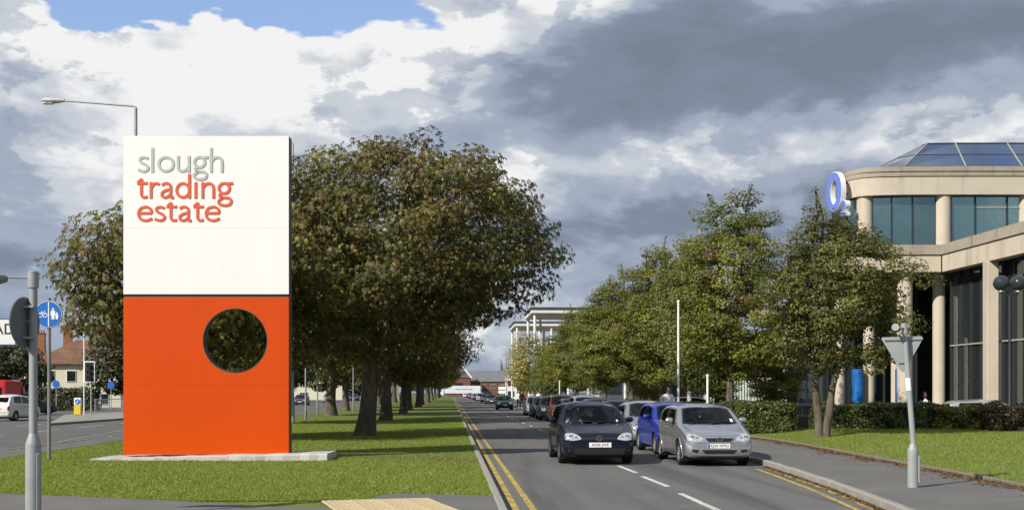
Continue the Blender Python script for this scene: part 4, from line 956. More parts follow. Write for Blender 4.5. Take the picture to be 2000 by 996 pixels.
        for cy in (sp['fo'], sp['fo']+sp['wb']):
            Rr = sp['wr']+.055; b = MB()
            pts = [pj(cy+Rr*math.cos(a), sp['wr']+Rr*math.sin(a), .004) for a in np.linspace(R(-20), R(200), 25)]
            wx = max(abs(p[0]) for p in pts[6:19]); pts = [(p[0] if abs(p[0]) > wx-.07 else sd*(wx-.05), p[1], p[2]) for p in pts]
            b.tube(pts, .014, 6); b.build('wheel_arch', PT[colour], root, True)
            b = MB(); ins = wx-.36
            for a in np.linspace(R(-30), R(210), 16):
                for x in (sd*(wx-.015), sd*ins): b.V.append((x, cy+(Rr+.004)*math.cos(a), sp['wr']+(Rr+.004)*math.sin(a)))
            b.F = [(2*i, 2*i+1, 2*i+3, 2*i+2) for i in range(15)]; b.F.append(tuple(2*i+1 for i in range(16))); b.build('arch_liner', M['black'], root, fix=False)
            # wheel > tyre, rim
            wl = bpy.data.objects.new('wheel', None); COL.objects.link(wl); wl.parent = root; xo = wx-.02; r = sp['wr']
            wl.location = (sd*xo, cy, r)
            prof = [(r*.62, 0), (r*.70, .012), (r*.93, .012), (r, -.02), (r, -.16), (r*.93, -.19), (r*.62, -.19)]
            b = MB(); b.lathe([(p[0], sd*p[1]) for p in prof], 28, (0, 0, 0), 'X'); b.F = b.F[:-2]; b.build('tyre', M['rubber'], wl, True)
            b = MB(); b.lathe([(r*.66, sd*.004), (r*.66, -sd*.02), (r*.60, -sd*.04), (r*.58, -sd*.15)], 28, (0, 0, 0), 'X'); b.F = b.F[:-2]
            for k in range(6):
                a = k*math.pi/3+.3; ca, sa = math.cos(a), math.sin(a); q = [(.03, .03), (.62*r, .045), (.62*r, -.045), (.03, -.03)]
                V = [(sd*(-.014), u*ca-v*sa, u*sa+v*ca) for u, v in q]+[(sd*(-.05), u*ca-v*sa, u*sa+v*ca) for u, v in q]
                b.add(V, [(0, 1, 2, 3), (7, 6, 5, 4), (0, 4, 5, 1), (1, 5, 6, 2), (2, 6, 7, 3), (3, 7, 4, 0)])
            b.lathe([(.06, -sd*.06), (.06, -sd*.008), (.03, sd*.0)], 12, (0, 0, 0), 'X'); b.build('rim', M['alloy'], wl, True)
            MB().lathe([(r*.57, -sd*.09), (r*.57, -sd*.10)], 20, (0, 0, 0), 'X').build('brake_disc', M['trim'], wl)
    # front
    if front_style == 'golf':
        hl = [(.42, .605), (.60, .575), (.79, .59), (.805, .70), (.76, .755), (.62, .755), (.52, .72), (.43, .65)]
        gr = [(-.40, .60), (.40, .60), (.42, .66), (-.42, .66)]; low = [(-.58, .27), (.58, .27), (.62, .40), (-.62, .40)]; pz, px_ = .475, .02
    elif front_style == 'corsa':
        hl = [(.40, .60), (.58, .57), (.78, .60), (.80, .70), (.74, .775), (.58, .75), (.43, .67)]
        gr = [(-.37, .655), (.37, .655), (.27, .565), (-.27, .565)]; low = [(-.42, .385), (.42, .385), (.33, .29), (-.33, .29)]; pz, px_ = .475, -.02
    else:
        hl = [(.40, .60), (.58, .585), (.72, .61), (.735, .70), (.60, .72), (.43, .67)]
        gr = [(-.36, .65), (.36, .65), (.30, .575), (-.30, .575)]; low = [(-.5, .38), (.5, .38), (.46, .28), (-.46, .28)]; pz, px_ = .465, 0
    k = w0/.88
    hl = [(a*k, c) for a, c in hl]
    for sd in (1, -1):
        h = part('headlight', M['lampglass'], hl if sd > 0 else mir(hl), pf, .006, .03)
        for (lx, lz, lr) in ((.665, .665, .052), (.54, .645, .038)):
            c = pf(sd*lx*k, lz, .010); b = MB(); b.lathe([(lr, .012), (lr, -.002), (lr*.8, -.004), (lr*.6, .006)], 16, c, 'Y'); b.build('lamp_bowl', M['chrome'], h, True)
    g = part('grille', M['grille'], gr, pf, .005, .02)
    if front_style == 'corsa':
        b = MB(); [b.tube([pf(sd*.385*k, .662, .012), pf(sd*.28*k, .556, .012)], .011, 6) for sd in (1, -1)]; b.tube([pf(x, .552, .012) for x in np.linspace(-.28, .28, 7)], .010, 6); b.build('grille_surround', PT[colour], g, True)
    part('lower_intake', M['grille'], low, pf, .004, .02)
    if front_style in ('corsa', 'golf'):
        for sd in (1, -1):
            o = [(.50*k, .385), (.68*k, .40), (.70*k, .35), (.56*k, .31)] if front_style == 'corsa' else [(.64*k, .30), (.74*k, .31), (.74*k, .38), (.66*k, .38)]
            part('fog_lamp_recess', M['grille'], o if sd > 0 else mir(o), pf, .004, .02)
    if front_style == 'golf':
        part('bumper_lip', M['trim'], [(-.66, .235), (.66, .235), (.66, .26), (-.66, .26)], pf, .01, .008)
    bc = pf(0, .632 if front_style == 'golf' else .615, .012); b = MB(); stroke(b, arc(0, 0, .058, .058, 0, 360, 24), .014, -.008, .01)
    if front_style == 'golf':
        for q_, p in enumerate(([(-.03, .045), (0, .005), (.03, .045)], [(-.047, .02), (-.022, -.043), (0, .0), (.022, -.043), (.047, .02)])): stroke(b, p, .011, -.006-.001*q_, .01)
    else: stroke(b, [(-.04, .02), (0, -.035), (.045, .03)], .016, -.007, .01)
    o = b.build('badge', M['chrome'], root); o.location = bc
    yp = min(pf(-.22+px_, pz, 0)[1], pf(.22+px_, pz, 0)[1], pf(px_, pz, 0)[1])
    npo = MB().box((px_, yp-.012, pz), (.52, .012, .112), 0, .003).build('number_plate', M['plate_front'], root)
    if plate:
        text_mesh(plate, .098, 'plate_lettering', M['ink'], npo, (px_+(.015 if front_style == 'corsa' else 0), yp-.0195, pz), ext=.0006, scale=(.93, 1.0, 1))
        if front_style == 'corsa': MB().box((px_-.235, yp-.0187, pz), (.045, .002, .10)).build('plate_band', M['euroblue'], npo)
    # wipers, tax disc, bonnet gap
    b = MB()
    for x0 in (-.55, .02): b.tube([pt(x0, yb-.02, .02), pt(x0+.25, yb+.05, .018), pt(x0+.52, yb+.05, .018)], .008, 5)
    b.build('wiper', M['black'], root)
    part('tax_disc', M['paper'], [(w0*.62, yb+.10), (w0*.70, yb+.10), (w0*.70, yb+.22), (w0*.62, yb+.22)] if front_style == 'corsa' else [(w0*.65, yb+.1), (w0*.70, yb+.1), (w0*.70, yb+.17), (w0*.65, yb+.17)], pt, .007, .01)
    b = MB()
    for sd in (1, -1):
        pts = [pt(sd*w0*(.70+.10*u), .22+u*(yb-.24), .001) for u in np.linspace(0, 1, 9)]; b.tube(pts, .004, 4)
    b.tube([pf(x, .70 if front_style != 'golf' else .69, .0) for x in np.linspace(-.5, .5, 9)], .004, 4); b.build('bonnet_gap', M['trim'], root)
    # underside
    MB().box((0, L/2, .20), (w0*1.3, L-.5, .10)).build('underbody', M['black'], root)
    # open the body behind the glass, line the cabin, furnish it
    def inside(p, poly):
        n = len(poly); cx, cy = sum(q[0] for q in poly)/n, sum(q[1] for q in poly)/n; x, y = cx+(p[0]-cx)/.955, cy+(p[1]-cy)/.955; c = False
        for i in range(n):
            (x1, y1), (x2, y2) = poly[i], poly[i-1]
            if (y1 > y) != (y2 > y) and x < (x2-x1)*(y-y1)/(y2-y1)+x1: c = not c
        return c
    bm = bmesh.new(); bm.from_mesh(body.data); bm.normal_update(); kill = []
    for f in bm.faces:
        c = f.calc_center_median()
        if c.z < .8: continue
        for ax, poly, sd in openings:
            if (ax == 'T' and inside((c.x, c.y), poly)) or (ax == 'R' and c.y > L*.7 and inside((c.x, c.z), poly)) or (ax == 'S' and c.x*sd > .3 and inside((c.y, c.z), poly)): kill.append(f); break
    bmesh.ops.delete(bm, geom=kill, context='FACES'); bm.to_mesh(body.data)
    bmesh.ops.delete(bm, geom=[f for f in bm.faces if f.calc_center_median().z < .5 or f.calc_center_median().y < yb-.1], context='FACES'); bm.normal_update()
    mv = [(v, v.co-v.normal*.03) for v in bm.verts]
    for v, c in mv: v.co = c
    ml = bpy.data.meshes.new('cabin_lining'); bm.to_mesh(ml); bm.free(); ml.materials.clear(); mk('cabin_lining', ml, M['lining'], root, 'all')
    MB().box((0, (yb+L)/2, .50), (w0*1.7, L-yb-.4, .04)).build('cabin_floor', M['lining'], root)
    MB().prism([(yb-.05, .5), (yb-.05, zb-.10), (yb+.1, zb-.05), (yb+.42, zb-.07), (yb+.5, .5)], -w0*.85, w0*.85, 'X').build('dashboard', M['lining'], root)
    for sx_ in (-.36, .36):
        for y_ in (yb+1.25, yb+2.05):
            if y_ > L-.75: y_ = L-.75
            b = MB(); b.box((sx_, y_, .80), (.46, .14, .55), 0, .05); b.box((sx_, y_-.28, .56), (.46, .5, .14), 0, .04); st_ = b.build('seat', M['seat'], root, True)
            MB().box((sx_, y_+.03, 1.17), (.26, .10, .17), 0, .04).build('headrest', M['seat'], st_, True)
    b = MB(); stroke(b, arc(0, 0, .18, .18, 0, 360, 20), .03, -.012, .012); o = b.build('steering_wheel', M['trim'], root); o.location = (-.36, yb+.62, zb-.02); o.rotation_euler = (R(-25), 0, 0)
    o = MB().box((0, yt-.10, max(p[1] for p in T)-.20), (.22, .03, .06), 0, .01).build('rear_view_mirror', M['trim'], root)
    return root
def recolour(root, colour):
    for ch in [root]+list(root.children):
        for s in ([] if ch.type != 'MESH' else ch.material_slots):
            if s.material and s.material.name.startswith('paint_'): s.link = 'OBJECT'; s.material = PT[colour]
        for g in ch.children:
            for s in ([] if g.type != 'MESH' else g.material_slots):
                if s.material and s.material.name.startswith('paint_'): s.link = 'OBJECT'; s.material = PT[colour]
    return root
PK = 'cars parked along the right kerb'
golf = build_car('golf', 'navy', 'dark navy hatchback driving past the parked cars over the dashed line', 'AK06 JWE', 'golf'); golf.location = (3.47, 26.75, 0)
corsa = build_car('corsa', 'silver', 'silver hatchback parked first at the kerb in front of the blue car', 'KJ54 WMU', 'corsa', PK); corsa.location = (6.16, 26.1, 0)
blu = build_car('corsa', 'blue', 'bright blue small car parked behind the first silver hatchback', None, 'a', PK); blu.location = (6.42, 30.7, 0); blu.rotation_euler.z = R(1.2)
hat = build_car('mpv', 'palesilver', 'pale silver small car parked seventh along the kerb', None, 'a', PK); hat.location = (6.45, 52.0, 0)
sal = build_car('saloon', 'silver', 'silver saloon parked behind the bright blue car', None, 'a', PK); sal.location = (6.45, 35.7, 0)
def car(src, colour, x, y, label, rz=0, z=0, group=PK):
    return recolour(dup(src, (x, y, z), rz, label, group), colour)
car(sal, 'darkgrey', 6.42, 41.2, 'dark grey saloon parked behind the silver saloon')
car(golf, 'black', 6.42, 46.6, 'black hatchback parked sixth along the kerb')
car(sal, 'darkblue', 6.4, 57.0, 'dark blue saloon parked eighth along the kerb')
car(hat, 'burgundy', 6.40, 64.0, 'burgundy tall car parked beyond the navy hatchback')
car(golf, 'green', 6.35, 70.5, 'dark green hatchback parked beyond the burgundy car')
car(sal, 'darkblue', 6.35, 77.0, 'dark blue saloon parked beyond the dark green hatchback')
car(corsa, 'palesilver', 6.3, 83.5, 'silver hatchback parked last before the gap in the row')
FG = 'distant cars along the far part of the road'
for c, s, x, y, lab in (('green', corsa, 5.3, 112, 'green car coming out past the gap in the parked row'), ('darkgrey', sal, 5.9, 166, 'dark grey car following the green car'), ('palesilver', hat, 5.8, 222, 'pale silver car beyond the dark grey one'),
                        ('black', golf, 6.0, 262, 'black distant car behind the pale silver one'), ('darkgrey', sal, 6.0, 300, 'dark saloon far up the road'), ('red', golf, 6.0, 330, 'red hatchback far up the road'),
                        ('burgundy', hat, 6.0, 352, 'burgundy car far up the road'), ('white', corsa, 5.0, 385, 'white car at the far end of the road'), ('darkblue', sal, 5.9, 192, 'dark blue saloon between the dark grey and pale silver distant cars'), ('black', hat, 6.0, 242, 'black tall car behind the pale silver distant car'), ('palesilver', golf, 6.0, 281, 'silver hatchback in the distant row of cars'), ('darkblue', corsa, 6.0, 315, 'dark blue small car in the distant row of cars'), ('white', sal, 5.9, 370, 'white saloon in the distant row of cars')):
    car(s, c, x, y, lab, 0, 0, FG)
# car park behind the hedges
CP = 'cars in the car park behind the hedges'
for c, s, px, yc, rz, lab in (('black', sal, 1690, 47.5, R(88), 'black saloon behind the green hedge left of the leaning post'), ('darkblue', golf, 1900, 47.0, R(84), 'dark blue hatchback behind the yellow shrub'), ('palesilver', hat, 2040, 44.8, R(80), 'pale silver car behind the purple shrub'), ('darkblue', golf, 1548, 58, R(85), 'dark blue hatchback in the car park behind the hornbeam trunks'), ('black', sal, 1325, 72, R(92), 'black saloon in the car park beyond the white lamp post'), ('darkgrey', hat, 1420, 74, R(90), 'dark grey car in the car park beyond the birch')):
    p = XY(px, yc); car(s, c, p.x, p.y, lab, rz, -.15, CP)
# left road, driving away or turning: their backs to us
p = XY(8, 68); car(hat, 'white', p.x, p.y+4, 'white small car driving away on the main road', R(174), 0, None)
p = XY(98, 86); car(sal, 'darkgrey', p.x-1, p.y+3, 'dark grey saloon turning beyond the white car', R(152), 0, None)
for i, (px, yc, c, s, lab) in enumerate(((640, 190, 'palesilver', hat, 'silver car on the main road seen between the chestnut trunks'), (690, 230, 'darkblue', sal, 'dark saloon on the main road seen between the chestnut trunks'), (585, 150, 'darkgrey', golf, 'dark hatchback on the main road seen just beside the sign'))):
    p = XY(px, yc); car(s, c, p.x, p.y, lab, 0, 0, 'cars on the main road')
# red van
p = XY(-16, 84); van = thing('van', 'red delivery van ahead of the white car on the main road', 'van', (p.x, p.y, 0), R(4))
side = [(0, .35), (0, 1.1), (.1, 2.35), (.35, 2.62), (4.0, 2.62), (4.45, 2.3), (5.0, 1.45), (5.75, 1.15), (5.85, .7), (5.85, .35)]
b = MB(); n = len(side)
for x, sc in ((-.98, 1), (-.80, 1.0), (.80, 1.0), (.98, 1)):
    for y, z in side:
        e = abs(x) > .9; b.V.append((x*(1 if z < 1.6 or not e else .90), y+(0.06 if e and y < .2 else (-.08 if e and y > 5 else 0)), z-(.07 if e and z > 2 else 0)))
for i in range(3):
    for k in range(n): b.F.append((i*n+k, i*n+(k+1) % n, (i+1)*n+(k+1) % n, (i+1)*n+k))
b.F += [tuple(range(n)), tuple(range(3*n, 4*n))]; b.build('body', PT['red'], van, True)
for sd in (-.36, .36): MB().box((sd, .045, 1.75), (.62, .05, .62), 0, .02).build('rear_window', M['vanglass'], van)
MB().prism([(4.2, 1.45), (4.9, 1.45), (4.5, 2.15), (4.2, 2.2)], .985, .99, 'X').build('side_window', M['vanglass'], van)
for sd in (-.86, .86): MB().box((sd, -.005, 1.2), (.14, .04, .4), 0, .01).build('tail_lamp', M['taillamp'], van)
MB().box((0, -.05, .5), (1.9, .14, .2), 0, .03).build('bumper', M['trim'], van); MB().box((0, -.012, .95), (.52, .02, .12)).build('number_plate', M['plate_yellow'], van)
for sd in (-1, 1):
    for y in (1.0, 4.9): MB().lathe([(.2, sd*.0), (.33, sd*.0), (.34, -sd*.05), (.34, -sd*.2), (.2, -sd*.22)], 20, (sd*.97, y, .34), 'X').build('wheel', M['rubber'], van, True)
# white lorry trailer across the far road
M['lorry'] = pmat('lorry', (.66, .68, .70), .5, 0, .5, .05, 1)
p = XY(893, 436); lo = thing('lorry', 'long white lorry trailer crossing the end of the road', 'lorry', (p.x-2, p.y, 0), R(1))
MB().box((4, 0, 2.75), (13.6, 2.5, 2.9), 0, .05).build('trailer', M['lorry'], lo); MB().box((4, 0, 1.15), (13.2, 2.2, .28)).build('chassis', M['black'], lo)
MB().box((4.5, -1.262, 2.9), (6.5, .012, .55)).build('faded_lettering', pmat('faded_blue', (.33, .42, .52), .5), lo)
MB().prism([(-5.3, .6), (-3.2, .6), (-3.2, 3.5), (-4.5, 3.5), (-5.2, 2.2)], -1.2, 1.2, 'Y').build('cab', M['lorry'], lo)
MB().prism([(-4.9, 2.05), (-4.0, 2.05), (-4.0, 2.9), (-4.65, 2.9)], -1.212, -1.206, 'Y').build('cab_window', M['vanglass'], lo)
for x in (-4.4, 7.2, 8.5, 9.8): MB().lathe([(.2, -1.22), (.48, -1.22), (.5, -1.0), (.5, 1.0), (.48, 1.22), (.2, 1.22)], 18, (x, 0, .5), 'Y').build('wheel', M['rubber'], lo, True)

# ------------------------------------------------------------------ office building with rounded corner
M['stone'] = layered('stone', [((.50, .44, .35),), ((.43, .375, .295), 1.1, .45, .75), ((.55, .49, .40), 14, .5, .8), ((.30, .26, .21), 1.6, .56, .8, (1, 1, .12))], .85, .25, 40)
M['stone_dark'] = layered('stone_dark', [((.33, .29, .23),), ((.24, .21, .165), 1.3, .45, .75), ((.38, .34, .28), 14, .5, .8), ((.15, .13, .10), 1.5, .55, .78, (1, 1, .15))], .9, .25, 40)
M['glass_teal'] = pmat('glass_teal', (.24, .37, .37), .02, .88, .5, .04, .5, bump=.35, bscale=.7)
M['glass_dark'] = pmat('glass_dark', (.12, .145, .15), .02, .85, .5, .04, .5, bump=.3, bscale=.6)
M['glass_sky'] = pmat('glass_sky', (.05, .095, .19), .03, .75, .5, .05, .5)
M['frame_dark'] = pmat('frame_dark', (.035, .04, .042), .45, .3)
M['frame_pale'] = pmat('frame_pale', (.30, .30, .27), .5)
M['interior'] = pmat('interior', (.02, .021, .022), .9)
M['logo_blue'] = pmat('logo_blue', (.12, .19, .58), .4)
bo = thing('office_building', 'curved stone and glass office building with a glazed hipped roof', 'building', (0, 0, 0), 0)
def P3(px, yc, z): p = XY(px, yc); return (p.x, p.y, z)
def wallseg(name, a, c, z0, z1, th, m, parent=bo, ext=0):
    """upright slab along a->c (plan points), thickness th away from the camera side"""
    a, c = Vector((a[0], a[1], 0)), Vector((c[0], c[1], 0)); d = (c-a).normalized(); n = Vector((-d.y, d.x, 0))
    if n.dot(a) < 0: n = -n
    q = [a-d*ext, c+d*ext, c+d*ext+n*th, a-d*ext+n*th]
    return MB().prism([(v.x, v.y) for v in q], z0, z1).build(name, m, parent)
def off(p, dy, dx=0): v = CW(dx, dy); return (p[0]+v.x, p[1]+v.y)
def pl2(px, yc): v = XY(px, yc); return (v.x, v.y)
# upper storey: plan curve of the facade
D0 = 60.0; zP, zF0, zS = 13.45, 12.0, 8.95
cur = [(1648, 64.5), (1648, 61.75), (1659, 61.2), (1673, 60.75), (1692, 60.4), (1722, 60.2), (1770, 60.06), (1848, 60.0), (1930, 60.0), (2010, 60.0), (2100, 60.0), (2300, 60.0)]
cp_ = [pl2(*c) for c in cur]; cp_[0] = off(cp_[1], 9, 3.3)
def run(name, lo, hi, z0, z1, th, m, dy=0):
    b = MB(); pts = [off(p, dy) for p in cp_[lo:hi+1]]; n = len(pts)
    for p in pts: b.V += [(p[0], p[1], z0), (p[0], p[1], z1), (*off(p, th, th*.3), z1), (*off(p, th, th*.3), z0)]
    for i in range(n-1):
        for k in range(4): b.F.append((i*4+k, i*4+(k+1) % 4, i*4+4+(k+1) % 4, i*4+4+k))
    b.F += [(0, 1, 2, 3), tuple((n-1)*4+k for k in range(4))]; return b.build(name, m, bo, True)
def subset(lo, hi, z0, z1, m, nm, dy=0, th=.35): return run(nm, lo, hi, z0, z1, th, m, dy)
for lo, hi in ((0, 3), (3, 7), (7, 9), (9, 11)):
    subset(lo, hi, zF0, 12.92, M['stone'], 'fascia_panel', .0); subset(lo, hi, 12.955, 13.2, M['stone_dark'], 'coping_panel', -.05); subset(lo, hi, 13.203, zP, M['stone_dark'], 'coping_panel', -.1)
subset(0, 11, 12.921, 12.954, M['frame_dark'], 'joint', .05)
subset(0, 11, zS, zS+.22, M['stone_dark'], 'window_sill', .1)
# panes of the upper storey
def pane(a, c, z0, z1, m, nm='window_pane', th=.03, parent=bo): return wallseg(nm, a, c, z0, z1, th, m, parent)
ups = [1652, 1676, 1703, 1741, 1782, 1828, 1858, 1905, 1967, 2030, 2100, 2170]
def yc_at(px): return float(np.interp(px, [c[0] for c in cur[1:]], [c[1] for c in cur[1:]]))+.45
for i in range(len(ups)-1):
    a, c = ups[i], ups[i+1]
    if (a, c) in ((1676, 1703), (1828, 1858)): continue
    pane(pl2(a+.6, yc_at(a)), pl2(c-.6, yc_at(c)), zS+.225, zF0-.01, M['glass_teal'])
for x in ups:
    p = pl2(x, yc_at(x)-.03); MB().box((p[0], p[1], (zS+.22+zF0)/2), (.06, .1, zF0-zS-.25), -YAW).build('mullion', M['frame_dark'], bo)
for a, c in ((1905, 1967), (1967, 2030), (2030, 2100)):
    wallseg('transom', pl2(a+1, 60.38), pl2(c-1, 60.38), 11.35, 11.42, .05, M['frame_pale'])
for px in (1689, 1841.5, 2005):
    p = pl2(px, 60.62-.12 if px > 1700 else 61.0); MB().lathe([(.42, zS+.0), (.42, zF0+.2)], 28, (p[0], p[1], 0)).build('round_column', M['stone'], bo, True)
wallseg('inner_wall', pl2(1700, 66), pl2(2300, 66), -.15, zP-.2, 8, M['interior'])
# side return of the drum and its roof
b = MB(); pr_ = [cp_[0]]+cp_[1:]; b.prism([off(p, .3, .1) for p in pr_]+[off(cp_[-1], 14), off(cp_[0], 8)], zP-.5, zP-.4); b.build('flat_roof', M['frame_dark'], bo)
# mid band: level front, then the wing coming toward the road
cx = 20.9; wing_dir = .073
def wing(yc, inn=0): v = CW(cx+wing_dir*(56-yc)+inn, yc); return (v.x, v.y)
zb0, zb1, zb2 = 7.55, 8.35, 8.86
A = pl2(1600, 56); Bc = wing(56)
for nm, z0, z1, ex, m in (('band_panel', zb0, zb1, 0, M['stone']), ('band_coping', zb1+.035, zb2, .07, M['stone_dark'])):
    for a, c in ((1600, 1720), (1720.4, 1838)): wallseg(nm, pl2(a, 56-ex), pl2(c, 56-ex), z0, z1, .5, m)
    ys_ = [55.98, 52.0, 48.0, 44.0, 40.0]
    for u, v in zip(ys_[:-1], ys_[1:]):
        q = [wing(u-.02, -ex), wing(v+.02, -ex), wing(v+.02, .5), wing(u-.02, .5)]
        MB().prism(q, z0, z1).build(nm, m, bo)
wallseg('joint', pl2(1600, 56.03), pl2(1838, 56.03), zb1, zb1+.035, .4, M['frame_dark'])
MB().prism([wing(55.9, .04), wing(40, .04), wing(40, .4), wing(55.9, .4)], zb1, zb1+.035).build('joint', M['frame_dark'], bo)
b = MB(); b.prism([pl2(1600, 56.3), pl2(1838, 56.3), wing(55.8, .4), wing(40, .4), off(wing(40, .4), 0, 9), off(wing(60, .4), 6, 9), pl2(1600, 66)], zb2-.16, zb2-.08); b.build('ledge_roof', M['frame_dark'], bo)
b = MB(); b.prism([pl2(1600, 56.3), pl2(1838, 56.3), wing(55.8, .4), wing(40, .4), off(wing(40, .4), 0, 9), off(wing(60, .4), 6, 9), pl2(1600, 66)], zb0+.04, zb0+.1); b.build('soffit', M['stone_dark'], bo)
# ground storey columns and piers
for px, yc, r_ in ((1767, 56.6, .37), (1834, 57.3, .31), (1640, 58.3, .25), (1697, 58.6, .28), (1748, 59, .2)):
    p = pl2(px, yc); MB().lathe([(r_, -.15), (r_, zb0+.05)], 26, (p[0], p[1], 0)).build('round_column', M['stone'], bo, True)
for yc in (51.6, 47.4, 43.2):
    p = wing(yc, .22); MB().box((p[0], p[1], (zb0-.15)/2), (.5, .62, zb0+.15-.01), -YAW-.07, .02).build('pier', M['stone'], bo)
# wing glazing behind the piers
edges = []; y = 56.6
while y > 40.5: edges.append(y); y -= 1.02
for u, v in zip(edges[:-1], edges[1:]):
    for z0, z1 in ((-.14, 3.95), (4.03, zb0+.03)):
        MB().prism([wing(u-.02, .75), wing(v+.02, .75), wing(v+.02, .78), wing(u-.02, .78)], z0, z1).build('window_pane', M['glass_dark'], bo)
for y in edges:
    p = wing(y, .72); MB().box((p[0], p[1], (zb0-.15)/2), (.1, .055, zb0+.14), -YAW-.07).build('mullion', M['frame_dark'], bo)
MB().prism([wing(56.6, .66), wing(40.5, .66), wing(40.5, .74), wing(56.6, .74)], 3.955, 4.025).build('transom', M['frame_pale'], bo)
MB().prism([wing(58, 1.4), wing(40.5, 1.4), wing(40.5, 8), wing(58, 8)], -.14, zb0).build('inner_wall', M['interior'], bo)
# main glazing left of the entrance
gx = [1560, 1590, 1617, 1640, 1660, 1680, 1697, 1722, 1748, 1772, 1790]
for a, c in zip(gx[:-1], gx[1:]):
    pane(pl2(a+.7, 59.6), pl2(c-.7, 59.6), -.14, 3.9, M['glass_dark']); pane(pl2(a+.7, 59.6), pl2(c-.7, 59.6), 3.98, zb0+.03, M['glass_dark'])
for x in gx:
    p = pl2(x, 59.55); MB().box((p[0], p[1], (zb0-.15)/2), (.06, .1, zb0+.14), -YAW).build('mullion', M['frame_dark'], bo)
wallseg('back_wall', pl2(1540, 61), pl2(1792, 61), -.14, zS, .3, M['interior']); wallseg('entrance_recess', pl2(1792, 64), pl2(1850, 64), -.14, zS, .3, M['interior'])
M['banner'] = layered('banner', [((.01, .14, .42),), ((.015, .03, .14), .6, .35, .65), ((.12, .42, .62), 2.2, .6, .75)], .5, 0)
for k, (px, w, yc) in enumerate(((1675, .3, 58.2), (1759, .26, 57.6))):
    p = pl2(px, yc); o = tag(MB().lathe([(w, 0), (w, 3.0), (w*.9, 3.02)], 20).build('banner_column', M['banner'], None, True), ('blue printed banner drum outside the glazing between two stone columns', 'blue rippled banner drum beside the entrance column')[k], 'banner', 'blue banners'); o.location = (p[0], p[1], -.15)
# glazed hipped roof
rf = bpy.data.objects.new('glass_roof', None); COL.objects.link(rf); rf.parent = bo
def cw3(xc, yc, z): v = CW(xc, yc); return Vector((v.x, v.y, z))
zE, zE2, zR = 13.3, 13.72, 16.05
xs_e = [18.75, 21.0, 24.2, 27.2, 30.2, 33.2, 36.2, 40]; e0 = 61.4
def facet(pts, m, nm='roof_pane'):
    pts = [Vector(p) for p in pts]; n = (pts[1]-pts[0]).cross(pts[2]-pts[0]).normalized()*.02
    c = sum(pts, Vector())/len(pts); pts = [p+(c-p).normalized()*.03 for p in pts]
    b = MB(); k = len(pts); b.add([p for p in pts]+[p-n for p in pts], [tuple(range(k)), tuple(range(2*k-1, k-1, -1))]+[(i, (i+1) % k, k+(i+1) % k, k+i) for i in range(k)]); return b.build(nm, m, rf)
eave = [cw3(22.4, 72, zE2), cw3(20.1, 65.5, zE2), cw3(19.5, 62.8, zE2), cw3(20.9, 61.4, zE2)]+[cw3(x, e0, zE2) for x in xs_e[2:]]
ridge = [cw3(26.5, 73, zR), cw3(24.3, 69.5, zR), cw3(23.9, 67.2, zR), cw3(24.0, 66.6, zR)]+[cw3(x+1.4, 66.5, zR) for x in xs_e[2:]]
bars = MB()
for i in range(len(eave)-1):
    m1, m2 = eave[i].lerp(ridge[i], .5), eave[i+1].lerp(ridge[i+1], .5)
    facet([eave[i], eave[i+1], m2, m1], M['glass_sky']); facet([m1, m2, ridge[i+1], ridge[i]], M['glass_sky'])
    lo1, lo2 = eave[i].copy(), eave[i+1].copy(); lo1.z = lo2.z = zE; facet([lo1, lo2, eave[i+1], eave[i]], M['glass_teal'], 'clerestory_pane')
    MB().tube([eave[i], ridge[i]], .045, 6).build('glazing_bar', M['frame_pale'], rf); MB().tube([lo1, eave[i]], .04, 6).build('glazing_bar', M['frame_pale'], rf)
    MB().tube([eave[i], eave[i+1]], .04, 6).build('eaves_bar', M['frame_dark'], rf); MB().tube([ridge[i], ridge[i+1]], .05, 6).build('ridge_bar', M['frame_dark'], rf); MB().tube([m1, m2], .025, 5).build('glazing_bar', M['frame_dark'], rf)
# logo: tall ring with a small figure, blue face, white edge
lg = thing('logo_sign', 'tall blue and white O2 logo sign fixed to the building corner', 'sign', XY(1632, 61.3), R(-76), None)
b = MB(); ZL = 12.35
stroke(b, [(x, z+ZL) for x, z in arc(0, 0, .52, .85, 0, 360, 40)], .42, -.10, .18); b.build('ring', M['white'], lg)
b = MB(); stroke(b, [(x, z+ZL) for x, z in arc(0, 0, .52, .85, 0, 360, 40)], .36, -.125, -.102); b.build('ring_face', M['logo_blue'], lg)
two = smooth([(-.2, .22), (-.05, .33), (.14, .28), (.16, .1), (-.02, -.12), (-.22, -.3), (.24, -.3)])
b = MB(); stroke(b, [(x+.85, z+ZL-1.0) for x, z in two], .19, -.10, .18); b.build('numeral', M['white'], lg)
b = MB(); stroke(b, [(x+.85, z+ZL-1.0) for x, z in two], .15, -.125, -.102); b.build('numeral_face', M['logo_blue'], lg)
MB().box((.1, .35, ZL-.1), (.12, .5, .12)).build('bracket', M['frame_dark'], lg); MB().box((.1, .35, ZL+.5), (.12, .5, .12)).build('bracket', M['frame_dark'], lg)
